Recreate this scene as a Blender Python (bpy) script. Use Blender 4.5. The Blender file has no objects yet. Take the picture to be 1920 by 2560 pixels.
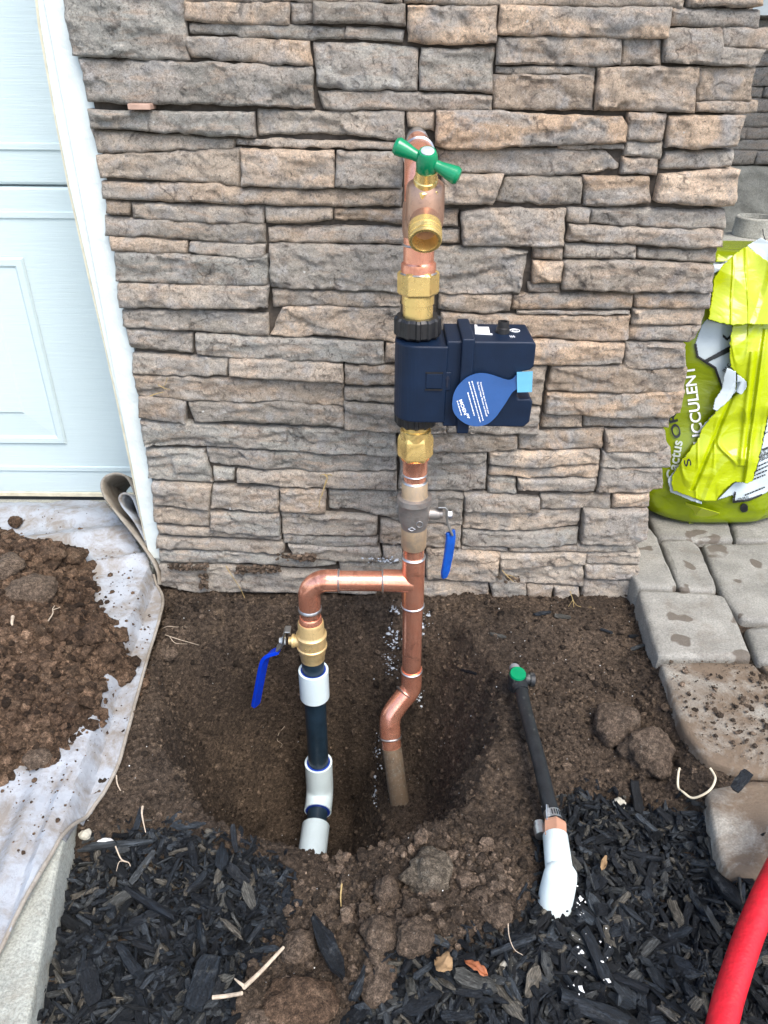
import bpy, bmesh, math, random
import numpy as np
from mathutils import Vector, Matrix

random.seed(7)
RNG = np.random.default_rng(11)
sc = bpy.context.scene
COL = sc.collection

# ------------------------------------------------------------------ camera
FPX, PITCH, CAMH, ROLL = 1849.0, math.radians(31.0), 0.72, math.radians(0.5)
CAM = np.array([0, 0, CAMH])
cd = bpy.data.cameras.new('camera')
cd.sensor_fit = 'VERTICAL'; cd.sensor_height = 36.0; cd.sensor_width = 27.0
cd.lens = FPX / 2560 * 36.0
cd.clip_start = 0.02; cd.clip_end = 2000
cam = bpy.data.objects.new('camera', cd); COL.objects.link(cam)
r0 = Vector((1, 0, 0)); u0 = Vector((0, math.sin(PITCH), math.cos(PITCH))); f0 = Vector((0, math.cos(PITCH), -math.sin(PITCH)))
cr, sr = math.cos(ROLL), math.sin(ROLL)
rt = cr * r0 + sr * u0; up = -sr * r0 + cr * u0
M = Matrix((rt, up, -f0)).transposed().to_4x4(); M.translation = Vector((0, 0, CAMH))
cam.matrix_world = M
sc.camera = cam

# ------------------------------------------------------------------ world, sun, exposure
SUN_EL, SUN_ROT = math.radians(56), math.radians(150)
w = bpy.data.worlds.new('World'); sc.world = w; w.use_nodes = True
nt = w.node_tree
sky = nt.nodes.new('ShaderNodeTexSky'); sky.sky_type = 'NISHITA'; sky.sun_disc = False
sky.sun_elevation = SUN_EL; sky.sun_rotation = SUN_ROT; sky.dust_density = 2.5; sky.ozone_density = 1.0; sky.air_density = 1.0
bg = nt.nodes['Background']; bg.inputs[1].default_value = 0.13
nt.links.new(sky.outputs[0], bg.inputs[0])
sl = bpy.data.lights.new('sun', 'SUN'); sl.energy = 1.35; sl.angle = math.radians(36); sl.color = (1.0, 0.94, 0.86)
so = bpy.data.objects.new('sun', sl); COL.objects.link(so)
sd = Vector((math.sin(SUN_ROT) * math.cos(SUN_EL), math.cos(SUN_ROT) * math.cos(SUN_EL), math.sin(SUN_EL)))
so.rotation_euler = sd.to_track_quat('Z', 'Y').to_euler()
so.location = (0.5, -1.5, 3)
sc.view_settings.view_transform = 'Standard'; sc.view_settings.look = 'None'
sc.view_settings.exposure = 1.5; sc.view_settings.gamma = 1.0
try: sc.view_settings.use_curve_mapping = False
except Exception: pass
sc.cycles.max_bounces = 6

# ------------------------------------------------------------------ picking points of the place (camera geometry)
def ray(px, py):
    a = (px - 960) / FPX; b = (1280 - py) / FPX
    a, b = a * cr - b * sr, a * sr + b * cr
    return np.array([a, math.cos(PITCH) + b * math.sin(PITCH), -math.sin(PITCH) + b * math.cos(PITCH)])
def PY(px, py, Y):
    d = ray(px, py); return CAM + d * (Y / d[1])
def PZ(px, py, z=0.0):
    d = ray(px, py); return CAM + d * ((z - CAMH) / d[2])
def PXY(x, y, z):  # world -> source pixel
    v = np.array([x, y, z - CAMH]); zc = v @ np.array(f0)
    return 960 + FPX * (v @ np.array(rt)) / zc, 1280 - FPX * (v @ np.array(up)) / zc

# ------------------------------------------------------------------ noise (numpy)
def _h(i, j, k, s):
    n = (i * 374761393 + j * 668265263 + k * 2147483647 + s * 1274126177) & 0xffffffff
    n = ((n ^ (n >> 13)) * 1274126177) & 0xffffffff
    n = ((n ^ (n >> 16)) * 2246822519) & 0xffffffff
    return ((n ^ (n >> 15)) & 0xffffff) / float(0xffffff)
def vnoise(x, y, z=0.0, s=0):
    x, y, z = np.broadcast_arrays(np.asarray(x, float), np.asarray(y, float), np.asarray(z, float))
    i, j, k = np.floor(x).astype(np.int64), np.floor(y).astype(np.int64), np.floor(z).astype(np.int64)
    f, g, h = x - i, y - j, z - k
    f, g, h = f*f*f*(f*(f*6-15)+10), g*g*g*(g*(g*6-15)+10), h*h*h*(h*(h*6-15)+10)
    c = {}
    for a in (0, 1):
        for b in (0, 1):
            for d in (0, 1): c[a, b, d] = _h(i+a, j+b, k+d, s)
    l = lambda p, q, t: p + (q - p) * t
    return 2*l(l(l(c[0,0,0], c[1,0,0], f), l(c[0,1,0], c[1,1,0], f), g), l(l(c[0,0,1], c[1,0,1], f), l(c[0,1,1], c[1,1,1], f), g), h) - 1
def fbm(x, y, z=0.0, s=0, o=4, gain=.5):
    t = 0; a = 1.0; q = 1.0; n = 0
    for e in range(o):
        t = t + a * vnoise(np.asarray(x)*q, np.asarray(y)*q, np.asarray(z)*q, s+e*17); n += a; a *= gain; q *= 2.03
    return t / n
def worley(x, y, s=0):
    x = np.asarray(x, float); y = np.asarray(y, float)
    i, j = np.floor(x).astype(np.int64), np.floor(y).astype(np.int64)
    d1 = np.full(x.shape, 9.0); hh = np.zeros(x.shape)
    for a in (-1, 0, 1):
        for b in (-1, 0, 1):
            ox, oy = _h(i+a, j+b, 0, s), _h(i+a, j+b, 1, s)
            d = np.hypot(i+a+ox-x, j+b+oy-y); m = d < d1
            d1 = np.where(m, d, d1); hh = np.where(m, _h(i+a, j+b, 2, s), hh)
    return d1, hh
def facet(x, y, s=0):
    x = np.asarray(x, float); y = np.asarray(y, float)
    i, j = np.floor(x).astype(np.int64), np.floor(y).astype(np.int64)
    d1 = np.full(x.shape, 9.0); out = np.zeros(x.shape)
    for a in (-1, 0, 1):
        for b in (-1, 0, 1):
            ox, oy = _h(i+a, j+b, 0, s), _h(i+a, j+b, 1, s); dx, dy = x-(i+a+ox), y-(j+b+oy)
            d = np.hypot(dx, dy); m = d < d1; d1 = np.where(m, d, d1)
            out = np.where(m, _h(i+a, j+b, 2, s)-.5 + dx*(_h(i+a, j+b, 3, s)-.5)*1.6 + dy*(_h(i+a, j+b, 4, s)-.5)*1.6, out)
    return out
def inside(px, py, poly):
    px = np.asarray(px, float); py = np.asarray(py, float); c = np.zeros(px.shape, bool); n = len(poly)
    for k in range(n):
        x1, y1 = poly[k][:2]; x2, y2 = poly[(k+1) % n][:2]
        if y1 == y2: continue
        m = ((y1 > py) != (y2 > py)) & (px < (x2-x1)*(py-y1)/(y2-y1)+x1)
        c ^= m
    return c
def sstep(t):
    t = np.clip(t, 0, 1); return t*t*(3-2*t)

# ------------------------------------------------------------------ object helpers
def tag(o, label=None, cat=None, group=None, kind=None):
    if label: o['label'] = label
    if cat: o['category'] = cat
    if group: o['group'] = group
    if kind: o['kind'] = kind
    return o
def mesh_np(name, V, F, mat=None, smooth=True, angle=None):
    me = bpy.data.meshes.new(name)
    V = np.asarray(V, float)
    if isinstance(F, np.ndarray):
        n, k = F.shape
        me.vertices.add(len(V)); me.vertices.foreach_set('co', V.astype(np.float32).ravel())
        me.loops.add(n*k); me.loops.foreach_set('vertex_index', F.astype(np.int32).ravel())
        me.polygons.add(n); me.polygons.foreach_set('loop_start', np.arange(0, n*k, k, dtype=np.int32))
        me.update(calc_edges=True); me.validate()
    else:
        me.from_pydata([tuple(v) for v in V], [], [tuple(f) for f in F])
    if smooth:
        me.polygons.foreach_set('use_smooth', [True]*len(me.polygons))
        if angle is not None: me.set_sharp_from_angle(angle=math.radians(angle))
    if mat: me.materials.append(mat)
    return me
class MB:
    def __init__(s): s.V = []; s.F = []
    def add(s, V, F):
        o = len(s.V); s.V += [tuple(v) for v in V]; s.F += [tuple(i+o for i in f) for f in F]; return s
def link(name, me, parent=None, loc=None):
    o = bpy.data.objects.new(name, me); COL.objects.link(o)
    if parent: o.parent = parent
    if loc is not None: o.location = loc
    return o
OFF = {}
def thing(name, label, cat, loc, group=None, kind=None):
    o = bpy.data.objects.new(name, None); COL.objects.link(o); o.location = loc; o.empty_display_size = .02
    tag(o, label, cat, group, kind); OFF[o.name] = np.array(loc, float); return o
def part(name, mb, mat, parent, label=None, angle=35, smooth=True, kind=None):
    off = OFF[parent.name]
    V = np.array(mb.V if isinstance(mb, MB) else mb[0]) - off
    o = link(name, mesh_np(name, V, mb.F if isinstance(mb, MB) else mb[1], mat, smooth, angle), parent)
    OFF[o.name] = off
    if label: o['label'] = label
    if kind: o['kind'] = kind
    return o
LAST_TINT = None
def solo(name, mb, mat, label, cat=None, group=None, kind=None, angle=35, smooth=True):
    V = np.array(mb.V if isinstance(mb, MB) else mb[0]); F = mb.F if isinstance(mb, MB) else mb[1]
    c = (V.min(0) + V.max(0)) / 2; c[2] = V[:, 2].min()
    me = mesh_np(name, V - c, F, mat, smooth, angle)
    if LAST_TINT is not None and len(LAST_TINT) == len(V): me.attributes.new('tint', 'FLOAT', 'POINT').data.foreach_set('value', LAST_TINT.astype(np.float32))
    o = link(name, me, None, c); OFF[o.name] = c
    return tag(o, label, cat, group, kind)
def bevel(o, wd, seg=2):
    m = o.modifiers.new('bevel', 'BEVEL'); m.width = wd; m.segments = seg; m.limit_method = 'ANGLE'; m.angle_limit = math.radians(40)
    return o
def solidify(o, t, off=-1):
    m = o.modifiers.new('solid', 'SOLIDIFY'); m.thickness = t; m.offset = off; return o

def frame(d):
    d = np.array(d, float); d /= np.linalg.norm(d)
    a = np.array([0, 0, 1.0]) if abs(d[2]) < .9 else np.array([0, -1.0, 0])
    u = np.cross(a, d); u /= np.linalg.norm(u); v = np.cross(d, u); return d, u, v
def lathe(p0, p1, prof, n=32, rot=0, rn=0.0, seed=0, closed=True):
    """prof: list of (fraction along p0->p1, radius)"""
    p0, p1 = np.array(p0, float), np.array(p1, float); d, u, v = frame(p1 - p0); L = np.linalg.norm(p1 - p0)
    V = []; F = []; m = len(prof)
    for i, (t, r) in enumerate(prof):
        for k in range(n):
            a = 2*math.pi*k/n + rot
            rr = r * (1 + (rn * float(vnoise(3*math.cos(a)+seed, 3*math.sin(a), i*.7)) if rn else 0))
            V.append(p0 + d*t*L + rr*(u*math.cos(a) + v*math.sin(a)))
    for i in range(m-1):
        for k in range(n): F.append((i*n+k, i*n+(k+1) % n, (i+1)*n+(k+1) % n, (i+1)*n+k))
    if closed:
        F.append(tuple(range(n-1, -1, -1))); F.append(tuple(range((m-1)*n, m*n)))
    return V, F
def tube(path, rad, n=20, caps=True):
    path = [np.array(p, float) for p in path]; m = len(path)
    if not hasattr(rad, '__len__'): rad = [rad]*m
    T = [path[min(i+1, m-1)] - path[max(i-1, 0)] for i in range(m)]
    _, u, _ = frame(T[0]); V = []; F = []
    for i in range(m):
        t = T[i]/np.linalg.norm(T[i]); u = u - t*(u @ t); u /= np.linalg.norm(u); v = np.cross(t, u)
        for k in range(n):
            a = 2*math.pi*k/n; V.append(path[i] + rad[i]*(u*math.cos(a)+v*math.sin(a)))
    for i in range(m-1):
        for k in range(n): F.append((i*n+k, i*n+(k+1) % n, (i+1)*n+(k+1) % n, (i+1)*n+k))
    if caps: F.append(tuple(range(n-1, -1, -1))); F.append(tuple(range((m-1)*n, m*n)))
    return V, F
def arc(c, a, b, t0, t1, r, n=10):
    return [np.array(c) + r*(np.array(a)*math.cos(t) + np.array(b)*math.sin(t)) for t in np.linspace(t0, t1, n)]
def box(x0, x1, y0, y1, z0, z1):
    V = [(x, y, z) for x in (x0, x1) for y in (y0, y1) for z in (z0, z1)]
    return V, [(0,1,3,2), (4,6,7,5), (0,4,5,1), (2,3,7,6), (0,2,6,4), (1,5,7,3)]
def prism_y(poly, y0, y1):
    n = len(poly); V = [(x, y0, z) for x, z in poly] + [(x, y1, z) for x, z in poly]
    return V, [tuple(range(n))] + [tuple(range(2*n-1, n-1, -1))] + [(i, n+i, n+(i+1) % n, (i+1) % n) for i in range(n)]
def prism_z(poly, z0, z1):
    n = len(poly); V = [(x, y, z0) for x, y in poly] + [(x, y, z1) for x, y in poly]
    return V, [tuple(range(n-1, -1, -1))] + [tuple(range(n, 2*n))] + [(i, (i+1) % n, n+(i+1) % n, n+i) for i in range(n)]
def bar(path, sides, wd, th):
    """flat bar swept along a path; sides = one side vector per point"""
    path = [np.array(p, float) for p in path]; m = len(path); V = []; F = []
    for i in range(m):
        t = path[min(i+1, m-1)] - path[max(i-1, 0)]; t /= np.linalg.norm(t)
        s = np.array(sides[i] if isinstance(sides[0], (list, tuple, np.ndarray)) else sides, float); s = s - t*(s @ t); s /= np.linalg.norm(s); n = np.cross(t, s)
        ww = wd[i] if hasattr(wd, '__len__') else wd; tt = th[i] if hasattr(th, '__len__') else th
        for a, b in ((-1,-1), (1,-1), (1,1), (-1,1)): V.append(path[i] + s*a*ww/2 + n*b*tt/2)
    for i in range(m-1):
        for k in range(4): F.append((i*4+k, i*4+(k+1) % 4, i*4+4+(k+1) % 4, i*4+4+k))
    F.append((3,2,1,0)); F.append(tuple(range(4*m-4, 4*m)))
    return V, F
def smooth_path(pts, n=6):
    pts = [np.array(p, float) for p in pts]; P = [2*pts[0]-pts[1]] + pts + [2*pts[-1]-pts[-2]]; out = []
    for i in range(1, len(P)-2):
        for t in np.linspace(0, 1, n, endpoint=False):
            a, b, c, d = P[i-1], P[i], P[i+1], P[i+2]
            out.append(.5*((2*b)+(-a+c)*t+(2*a-5*b+4*c-d)*t*t+(-a+3*b-3*c+d)*t**3))
    out.append(pts[-1]); return out
_ico = {}
def ico(sub):
    if sub not in _ico:
        bm = bmesh.new(); bmesh.ops.create_icosphere(bm, subdivisions=sub, radius=1)
        _ico[sub] = (np.array([v.co[:] for v in bm.verts]), np.array([[v.index for v in f.verts] for f in bm.faces])); bm.free()
    return _ico[sub]
def lump(sub, seed, amp=.3, freq=1.3, o=3):
    V, F = ico(sub); n = fbm(V[:,0]*freq+seed*7.1, V[:,1]*freq+seed*3.3, V[:,2]*freq, seed, o)
    return V*(1+amp*2*n)[:, None], F
def rotmats(n, tilt=None):
    q = RNG.normal(size=(n, 4)); q /= np.linalg.norm(q, axis=1)[:, None]; a, b, c, d = q.T
    return np.stack([np.stack([1-2*(c*c+d*d), 2*(b*c-a*d), 2*(b*d+a*c)], -1), np.stack([2*(b*c+a*d), 1-2*(b*b+d*d), 2*(c*d-a*b)], -1), np.stack([2*(b*d-a*c), 2*(c*d+a*b), 1-2*(b*b+c*c)], -1)], 1)
def scatter(pts, sizes, sub=1, amp=.32, flat=.8, nv=8):
    """many small irregular lumps joined into one array mesh"""
    n = len(pts); R = rotmats(n); VV = []; FF = []; TT = []; o = 0; tn = np.clip(RNG.normal(.02, .42, n), -.65, 1.3)
    vs = [lump(sub, 50+i, amp) for i in range(nv)]; which = RNG.integers(0, nv, n)
    for k in range(nv):
        idx = np.where(which == k)[0]
        if not len(idx): continue
        V, F = vs[k]; m = len(V)
        W = np.einsum('nij,vj->nvi', R[idx], V) * np.asarray(sizes)[idx][:, None, None]
        W[:, :, 2] *= flat; W += np.asarray(pts)[idx][:, None, :]
        TT.append(np.repeat(tn[idx], m)); VV.append(W.reshape(-1, 3)); FF.append((F[None] + (np.arange(len(idx))*m)[:, None, None] + o).reshape(-1, 3)); o += m*len(idx)
    global LAST_TINT
    LAST_TINT = np.concatenate(TT); return np.concatenate(VV), np.concatenate(FF)
LAST_TINT = None

# ------------------------------------------------------------------ materials
class NB:
    def __init__(s, name):
        s.m = bpy.data.materials.new(name); s.m.use_nodes = True; s.t = s.m.node_tree; s.b = s.t.nodes['Principled BSDF']
        s.pos = s.n('ShaderNodeNewGeometry').outputs['Position']
    def n(s, typ, **kw):
        o = s.t.nodes.new(typ)
        for k, v in kw.items(): setattr(o, k, v)
        return o
    def l(s, a, b): s.t.links.new(a, b)
    def noise(s, scale, detail=4, rough=.55, vec=None, dist=0):
        o = s.n('ShaderNodeTexNoise'); o.inputs['Scale'].default_value = scale; o.inputs['Detail'].default_value = detail
        o.inputs['Roughness'].default_value = rough; o.inputs['Distortion'].default_value = dist
        s.l(vec if vec is not None else s.pos, o.inputs['Vector']); return o.outputs['Fac']
    def vor(s, scale, vec=None, feat='F1'):
        o = s.n('ShaderNodeTexVoronoi'); o.feature = feat; o.inputs['Scale'].default_value = scale
        s.l(vec if vec is not None else s.pos, o.inputs['Vector']); return o
    def ramp(s, fac, *stops):
        o = s.n('ShaderNodeValToRGB'); e = o.color_ramp.elements
        while len(e) < len(stops): e.new(.5)
        for i, (p, c) in enumerate(stops):
            e[i].position = p; e[i].color = (c[0], c[1], c[2], 1) if hasattr(c, '__len__') else (c, c, c, 1)
        s.l(fac, o.inputs[0]); return o.outputs[0]
    def mix(s, fac, a, b, mode='MIX'):
        o = s.n('ShaderNodeMix', data_type='RGBA', blend_type=mode)
        for sock, v in ((o.inputs[0], fac), (o.inputs[6], a), (o.inputs[7], b)):
            if isinstance(v, (int, float)): sock.default_value = v
            elif isinstance(v, (tuple, list)): sock.default_value = (*v[:3], 1)
            else: s.l(v, sock)
        return o.outputs[2]
    def math(s, op, a, b=0.0):
        o = s.n('ShaderNodeMath', operation=op)
        for sock, v in ((o.inputs[0], a), (o.inputs[1], b)):
            if isinstance(v, (int, float)): sock.default_value = v
            else: s.l(v, sock)
        return o.outputs[0]
    def scaled(s, sx, sy, sz, vec=None):
        o = s.n('ShaderNodeVectorMath', operation='MULTIPLY'); o.inputs[1].default_value = (sx, sy, sz); s.l(vec if vec is not None else s.pos, o.inputs[0]); return o.outputs[0]
    def bump(s, h, dist=.002, strength=1.0, chain=None):
        o = s.n('ShaderNodeBump'); o.inputs['Distance'].default_value = dist; o.inputs['Strength'].default_value = strength
        s.l(h, o.inputs['Height'])
        if chain is not None: s.l(chain, o.inputs['Normal'])
        return o.outputs['Normal']
    def done(s, color=None, rough=.6, metal=0.0, normal=None, spec=None, coat=None):
        for nm, v in (('Base Color', color), ('Roughness', rough), ('Metallic', metal), ('Specular IOR Level', spec), ('Coat Weight', coat)):
            if v is None: continue
            if isinstance(v, (int, float)): s.b.inputs[nm].default_value = v
            elif isinstance(v, (tuple, list)): s.b.inputs[nm].default_value = (*v[:3], 1)
            else: s.l(v, s.b.inputs[nm])
        if normal is not None: s.l(normal, s.b.inputs['Normal'])
        return s.m
MAT = {}
def m_stone(name, dark=1.0):
    k = NB(name); oi = k.n('ShaderNodeObjectInfo')
    off = k.n('ShaderNodeVectorMath', operation='MULTIPLY_ADD'); off.inputs[1].default_value = (37, 19, 53)
    cx = k.n('ShaderNodeCombineXYZ'); [k.l(oi.outputs['Random'], cx.inputs[i]) for i in range(3)]
    k.l(cx.outputs[0], off.inputs[0]); k.l(k.pos, off.inputs[2]); v = off.outputs[0]
    D = dark
    wv = k.noise(1, 3, .55, k.scaled(11, 11, 20, v), 1.0); st = k.noise(1, 5, .62, k.scaled(26, 26, 105, v), .7)
    c = k.mix(k.ramp(wv, (.40, 0), (.56, 1)), (.41*D, .375*D, .33*D), oi.outputs['Color'])
    c = k.mix(k.ramp(st, (.50, 0), (.68, .55)), c, (.53*D, .39*D, .28*D))
    c = k.mix(k.ramp(k.noise(34, 5, .6, v, .6), (.53, 0), (.68, .55)), c, (.40*D, .405*D, .41*D))
    c = k.mix(k.ramp(k.noise(52, 5, .65, v, .4), (.56, 0), (.70, .7)), c, (.17*D, .14*D, .12*D))
    fine = k.noise(520, 6, .78, v, .8); mid = k.noise(150, 6, .72, v, 1.0)
    c = k.mix(k.ramp(mid, (.30, .9), (.45, 0)), c, (.085*D, .075*D, .068*D))
    c = k.mix(k.ramp(mid, (.56, 0), (.70, .55)), c, (.62*D, .56*D, .50*D))
    c = k.mix(1.0, c, k.ramp(fine, (.36, .62), (.5, 1.0), (.64, 1.42)), 'MULTIPLY')
    wpv = k.n('ShaderNodeVectorMath', operation='MULTIPLY_ADD'); nz_ = k.n('ShaderNodeTexNoise'); nz_.inputs['Scale'].default_value = 40; nz_.inputs['Detail'].default_value = 4; k.l(v, nz_.inputs['Vector']); wpv.inputs[1].default_value = (.05, .05, .05); k.l(nz_.outputs['Color'], wpv.inputs[0]); k.l(v, wpv.inputs[2])
    crk = k.vor(24, wpv.outputs[0], 'DISTANCE_TO_EDGE').outputs['Distance']; crk = k.math('MULTIPLY', k.ramp(crk, (.012, 1), (.045, 0)), k.ramp(k.noise(18, 3, .6, v), (.55, 0), (.66, 1)))
    c = k.mix(k.math('MULTIPLY', crk, .5), c, (.07*D, .06*D, .055*D))
    spk = k.noise(95, 2, .5, v)
    c = k.mix(k.ramp(spk, (.765, 0), (.78, .8)), c, (.72, .72, .70))
    nrm = k.bump(k.noise(48, 8, .72, v, .6), .008, .8)
    nrm = k.bump(mid, .0055, 1.0, nrm); nrm = k.bump(k.math('SUBTRACT', 1.0, crk), .003, 1.0, nrm)
    nrm = k.bump(fine, .0022, 1.0, nrm)
    return k.done(c, .82, 0, nrm, .25)
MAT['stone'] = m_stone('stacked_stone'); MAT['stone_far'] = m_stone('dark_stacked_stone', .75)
def m_soil(name, c0, c1, c2, sc_=1.0):
    k = NB(name); at = k.n('ShaderNodeAttribute'); at.attribute_name = 'tint'
    a = k.noise(9*sc_, 5, .6); b = k.noise(190*sc_, 6, .75, dist=.5); f = k.noise(750, 4, .7)
    c = k.mix(k.ramp(a, (.38, 0), (.62, 1)), c0, c1)
    c = k.mix(k.ramp(k.noise(30*sc_, 6, .7, dist=.6), (.55, 0), (.74, .75)), c, c2)
    c = k.mix(1.0, c, k.ramp(b, (.30, .22), (.5, .95), (.70, 2.2)), 'MULTIPLY')
    c = k.mix(1.0, c, k.ramp(f, (.32, .45), (.68, 1.75)), 'MULTIPLY')
    c = k.mix(1.0, c, k.math('ADD', at.outputs['Fac'], 1.0), 'MULTIPLY')
    c = k.mix(k.ramp(k.noise(420, 1, .5), (.775, 0), (.80, .7)), c, (.5, .45, .38))
    n = k.bump(k.noise(150, 7, .75, dist=.3), .007, 1.0); n = k.bump(f, .0022, 1.0, n)
    return k.done(c, .9, 0, n, .2)
MAT['soil'] = m_soil('dark_soil', (.052, .039, .029), (.090, .066, .047), (.165, .12, .080))
MAT['soil_red'] = m_soil('dug_soil', (.068, .043, .028), (.118, .077, .050), (.18, .128, .086))
MAT['clod'] = m_soil('clod_soil', (.095, .070, .051), (.135, .10, .073), (.20, .16, .12))
MAT['rock'] = m_soil('lip_rock', (.10, .082, .062), (.17, .145, .11), (.34, .33, .28))
def m_mulch():
    k = NB('charred_bark'); oi = k.n('ShaderNodeObjectInfo'); at = k.n('ShaderNodeAttribute'); at.attribute_name = 'tint'
    gr = k.n('ShaderNodeAttribute'); gr.attribute_name = 'grain'
    t = k.math('FRACT', k.math('ADD', oi.outputs['Random'], at.outputs['Fac']))
    c = k.ramp(t, (0, (.002, .003, .004)), (.38, (.005, .007, .010)), (.62, (.012, .016, .021)), (.80, (.030, .037, .044)), (.92, (.050, .050, .044)), (1, (.085, .076, .060)))
    g = k.noise(1, 5, .7, k.scaled(3.2, 26, 26, gr.outputs['Vector']), .5)
    c = k.mix(1.0, c, k.ramp(g, (.3, .25), (.5, .95), (.7, 3.0)), 'MULTIPLY')
    c = k.mix(k.ramp(k.noise(80, 5, .72), (.58, 0), (.76, .5)), c, (.14, .15, .15))
    n = k.bump(g, .0022, 1.0); n = k.bump(k.noise(420, 5, .7), .0014, .9, n)
    return k.done(c, .5, 0, n, .32)
MAT['mulch'] = m_mulch()
def m_metal(name, c0, c1, c2, rough, tar=.5, streak=0.6, metal=1.0, sc_=1.0, rmax=.25):
    k = NB(name)
    a = k.noise(38*sc_, 5, .65, dist=.6); b = k.noise(1, 4, .6, k.scaled(900, 900, 25)); e = k.noise(260, 4, .7)
    c = k.mix(k.ramp(a, (.42, 0), (.66, tar)), c0, c1)
    c = k.mix(k.ramp(e, (.56, 0), (.70, .6)), c, c2)
    c = k.mix(k.ramp(k.noise(1, 5, .7, k.scaled(300, 300, 18), .3), (.56, 0), (.72, .45)), c, c2)
    c = k.mix(k.ramp(k.noise(26*sc_, 4, .7, dist=.8), (.57, 0), (.66, .45)), c, tuple(x*.55 for x in c2))
    r = k.math('ADD', k.math('MULTIPLY', a, rmax), rough)
    n = k.bump(b, .0003, streak); n = k.bump(e, .0003, .35, n)
    return k.done(c, r, metal, n, .6)
MAT['copper'] = m_metal('copper', (.97, .46, .31), (.88, .35, .22), (.50, .17, .10), .05, .9, metal=.80, rmax=.3)
MAT['copper_old'] = m_metal('tarnished_copper', (.16, .115, .075), (.10, .075, .052), (.30, .31, .27), .55, .8, .6, .15)
MAT['copper_cast'] = m_metal('cast_bronze', (.50, .30, .21), (.36, .22, .155), (.26, .16, .12), .22, .7, metal=.75)
MAT['brass'] = m_metal('brass', (.92, .68, .26), (.82, .56, .20), (.62, .42, .14), .15, .5, metal=.78)
MAT['brass_cast'] = m_metal('cast_brass', (.76, .56, .27), (.58, .42, .19), (.40, .28, .13), .26, .6, .3, metal=.55)
MAT['solder'] = m_metal('solder', (.66, .66, .66), (.45, .46, .47), (.30, .31, .33), .28, .7)
MAT['steel'] = m_metal('zinc_steel', (.66, .67, .66), (.52, .53, .52), (.4, .4, .4), .26, .5)
MAT['bronze_grey'] = m_metal('grey_bronze', (.33, .31, .29), (.17, .155, .145), (.40, .28, .23), .30, .8, .4, .6)
MAT['bronze_tan'] = m_metal('tan_bronze', (.60, .44, .28), (.34, .28, .22), (.44, .36, .29), .32, .8, .4, .6)
def m_plain(name, c, rough=.4, var=.12, scale=40, spec=.5, bumpd=.0004, dirt=None, coat=None, bs=250):
    k = NB(name); a = k.noise(scale, 5, .6); lo = tuple(x*(1-var) for x in c); hi = tuple(min(1, x*(1+var)) for x in c)
    col = k.mix(k.ramp(a, (.35, 0), (.65, 1)), lo, hi)
    if dirt:
        col = k.mix(k.ramp(k.noise(dirt[1], 6, .72, dist=.4), (dirt[2], 0), (dirt[3], dirt[4])), col, dirt[0])
    n = k.bump(k.noise(bs, 4, .6), bumpd, .7)
    return k.done(col, rough, 0, n, spec, coat)
MAT['white_paint'] = m_plain('white_paint', (.62, .68, .665), .6, .04, 20, .3, .0014, ((.30, .30, .27), 120, .68, .76, .7), bs=120)
MAT['cream_vinyl'] = m_plain('cream_vinyl', (.62, .58, .44), .5, .12, 60, .3)
MAT['rubber'] = m_plain('rubber', (.02, .024, .026), .6, .2)
def m_door():
    k = NB('door_paint'); g = k.noise(1, 5, .65, k.scaled(14, 14, 420), .35)
    c = k.mix(k.ramp(g, (.3, 0), (.6, 1)), (.51, .61, .625), (.53, .63, .645))
    return k.done(c, .42, 0, k.bump(g, .0008, .7), .4)
MAT['door'] = m_door()
MAT['green_paint'] = m_plain('green_enamel', (.0, .21, .085), .22, .1, 60, .6, .0002)
MAT['chrome'] = m_plain('bright_cap', (.36, .40, .42), .3, .1, 300, .8)
MAT['black_plastic'] = m_plain('black_plastic', (.012, .012, .013), .42, .25, 90, .5)
MAT['navy'] = m_plain('navy_plastic', (.0032, .012, .033), .45, .15, 30, .3, .0003, bs=900)
MAT['navy_dark'] = m_plain('dark_navy_plastic', (.008, .012, .028), .45, .1, 30, .5)
MAT['sky_blue'] = m_plain('light_blue_plastic', (.13, .40, .60), .35, .05)
MAT['tag_blue'] = m_plain('blue_tag_plastic', (.022, .08, .24), .14, .12, 20, .6, .0002)
MAT['print_white'] = m_plain('white_print', (.8, .82, .84), .5, .03)
MAT['print_black'] = m_plain('black_print', (.012, .014, .016), .35, .1)
MAT['print_grey'] = m_plain('grey_print', (.42, .47, .42), .35, .1)
MAT['blue_sleeve'] = m_plain('blue_vinyl', (.002, .035, .46), .25, .1, 80, .5, .0002)
MAT['blue_sleeve_old'] = m_plain('worn_blue_vinyl', (.006, .07, .36), .4, .2, 80, .4, .0004, ((.2, .3, .3), 160, .66, .8, .5))
MAT['pvc_white'] = m_plain('pvc_white', (.62, .74, .78), .33, .04, 30, .5, .0003, ((.34, .42, .47), 90, .66, .74, .5))
MAT['pvc_blue'] = m_plain('pvc_glue_blue', (.01, .04, .30), .3, .2)
MAT['pvc_dark'] = m_plain('dark_pvc', (.012, .026, .042), .4, .25, 50, .5, .0003, ((.05, .07, .09), 200, .62, .75, .5))
MAT['poly_black'] = m_plain('black_poly', (.012, .014, .016), .5, .3, 60, .45, .0008, ((.16, .16, .15), 70, .58, .72, .65))
MAT['white_elbow'] = m_plain('white_elbow_plastic', (.66, .75, .74), .45, .04, 30, .4, .0004, ((.40, .40, .35), 120, .70, .78, .6))
MAT['hose'] = m_plain('red_rubber', (.52, .010, .022), .5, .15, 60, .35, .0012, ((.33, .012, .018), 70, .5, .62, .8), bs=160)
MAT['cloth'] = None
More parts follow.
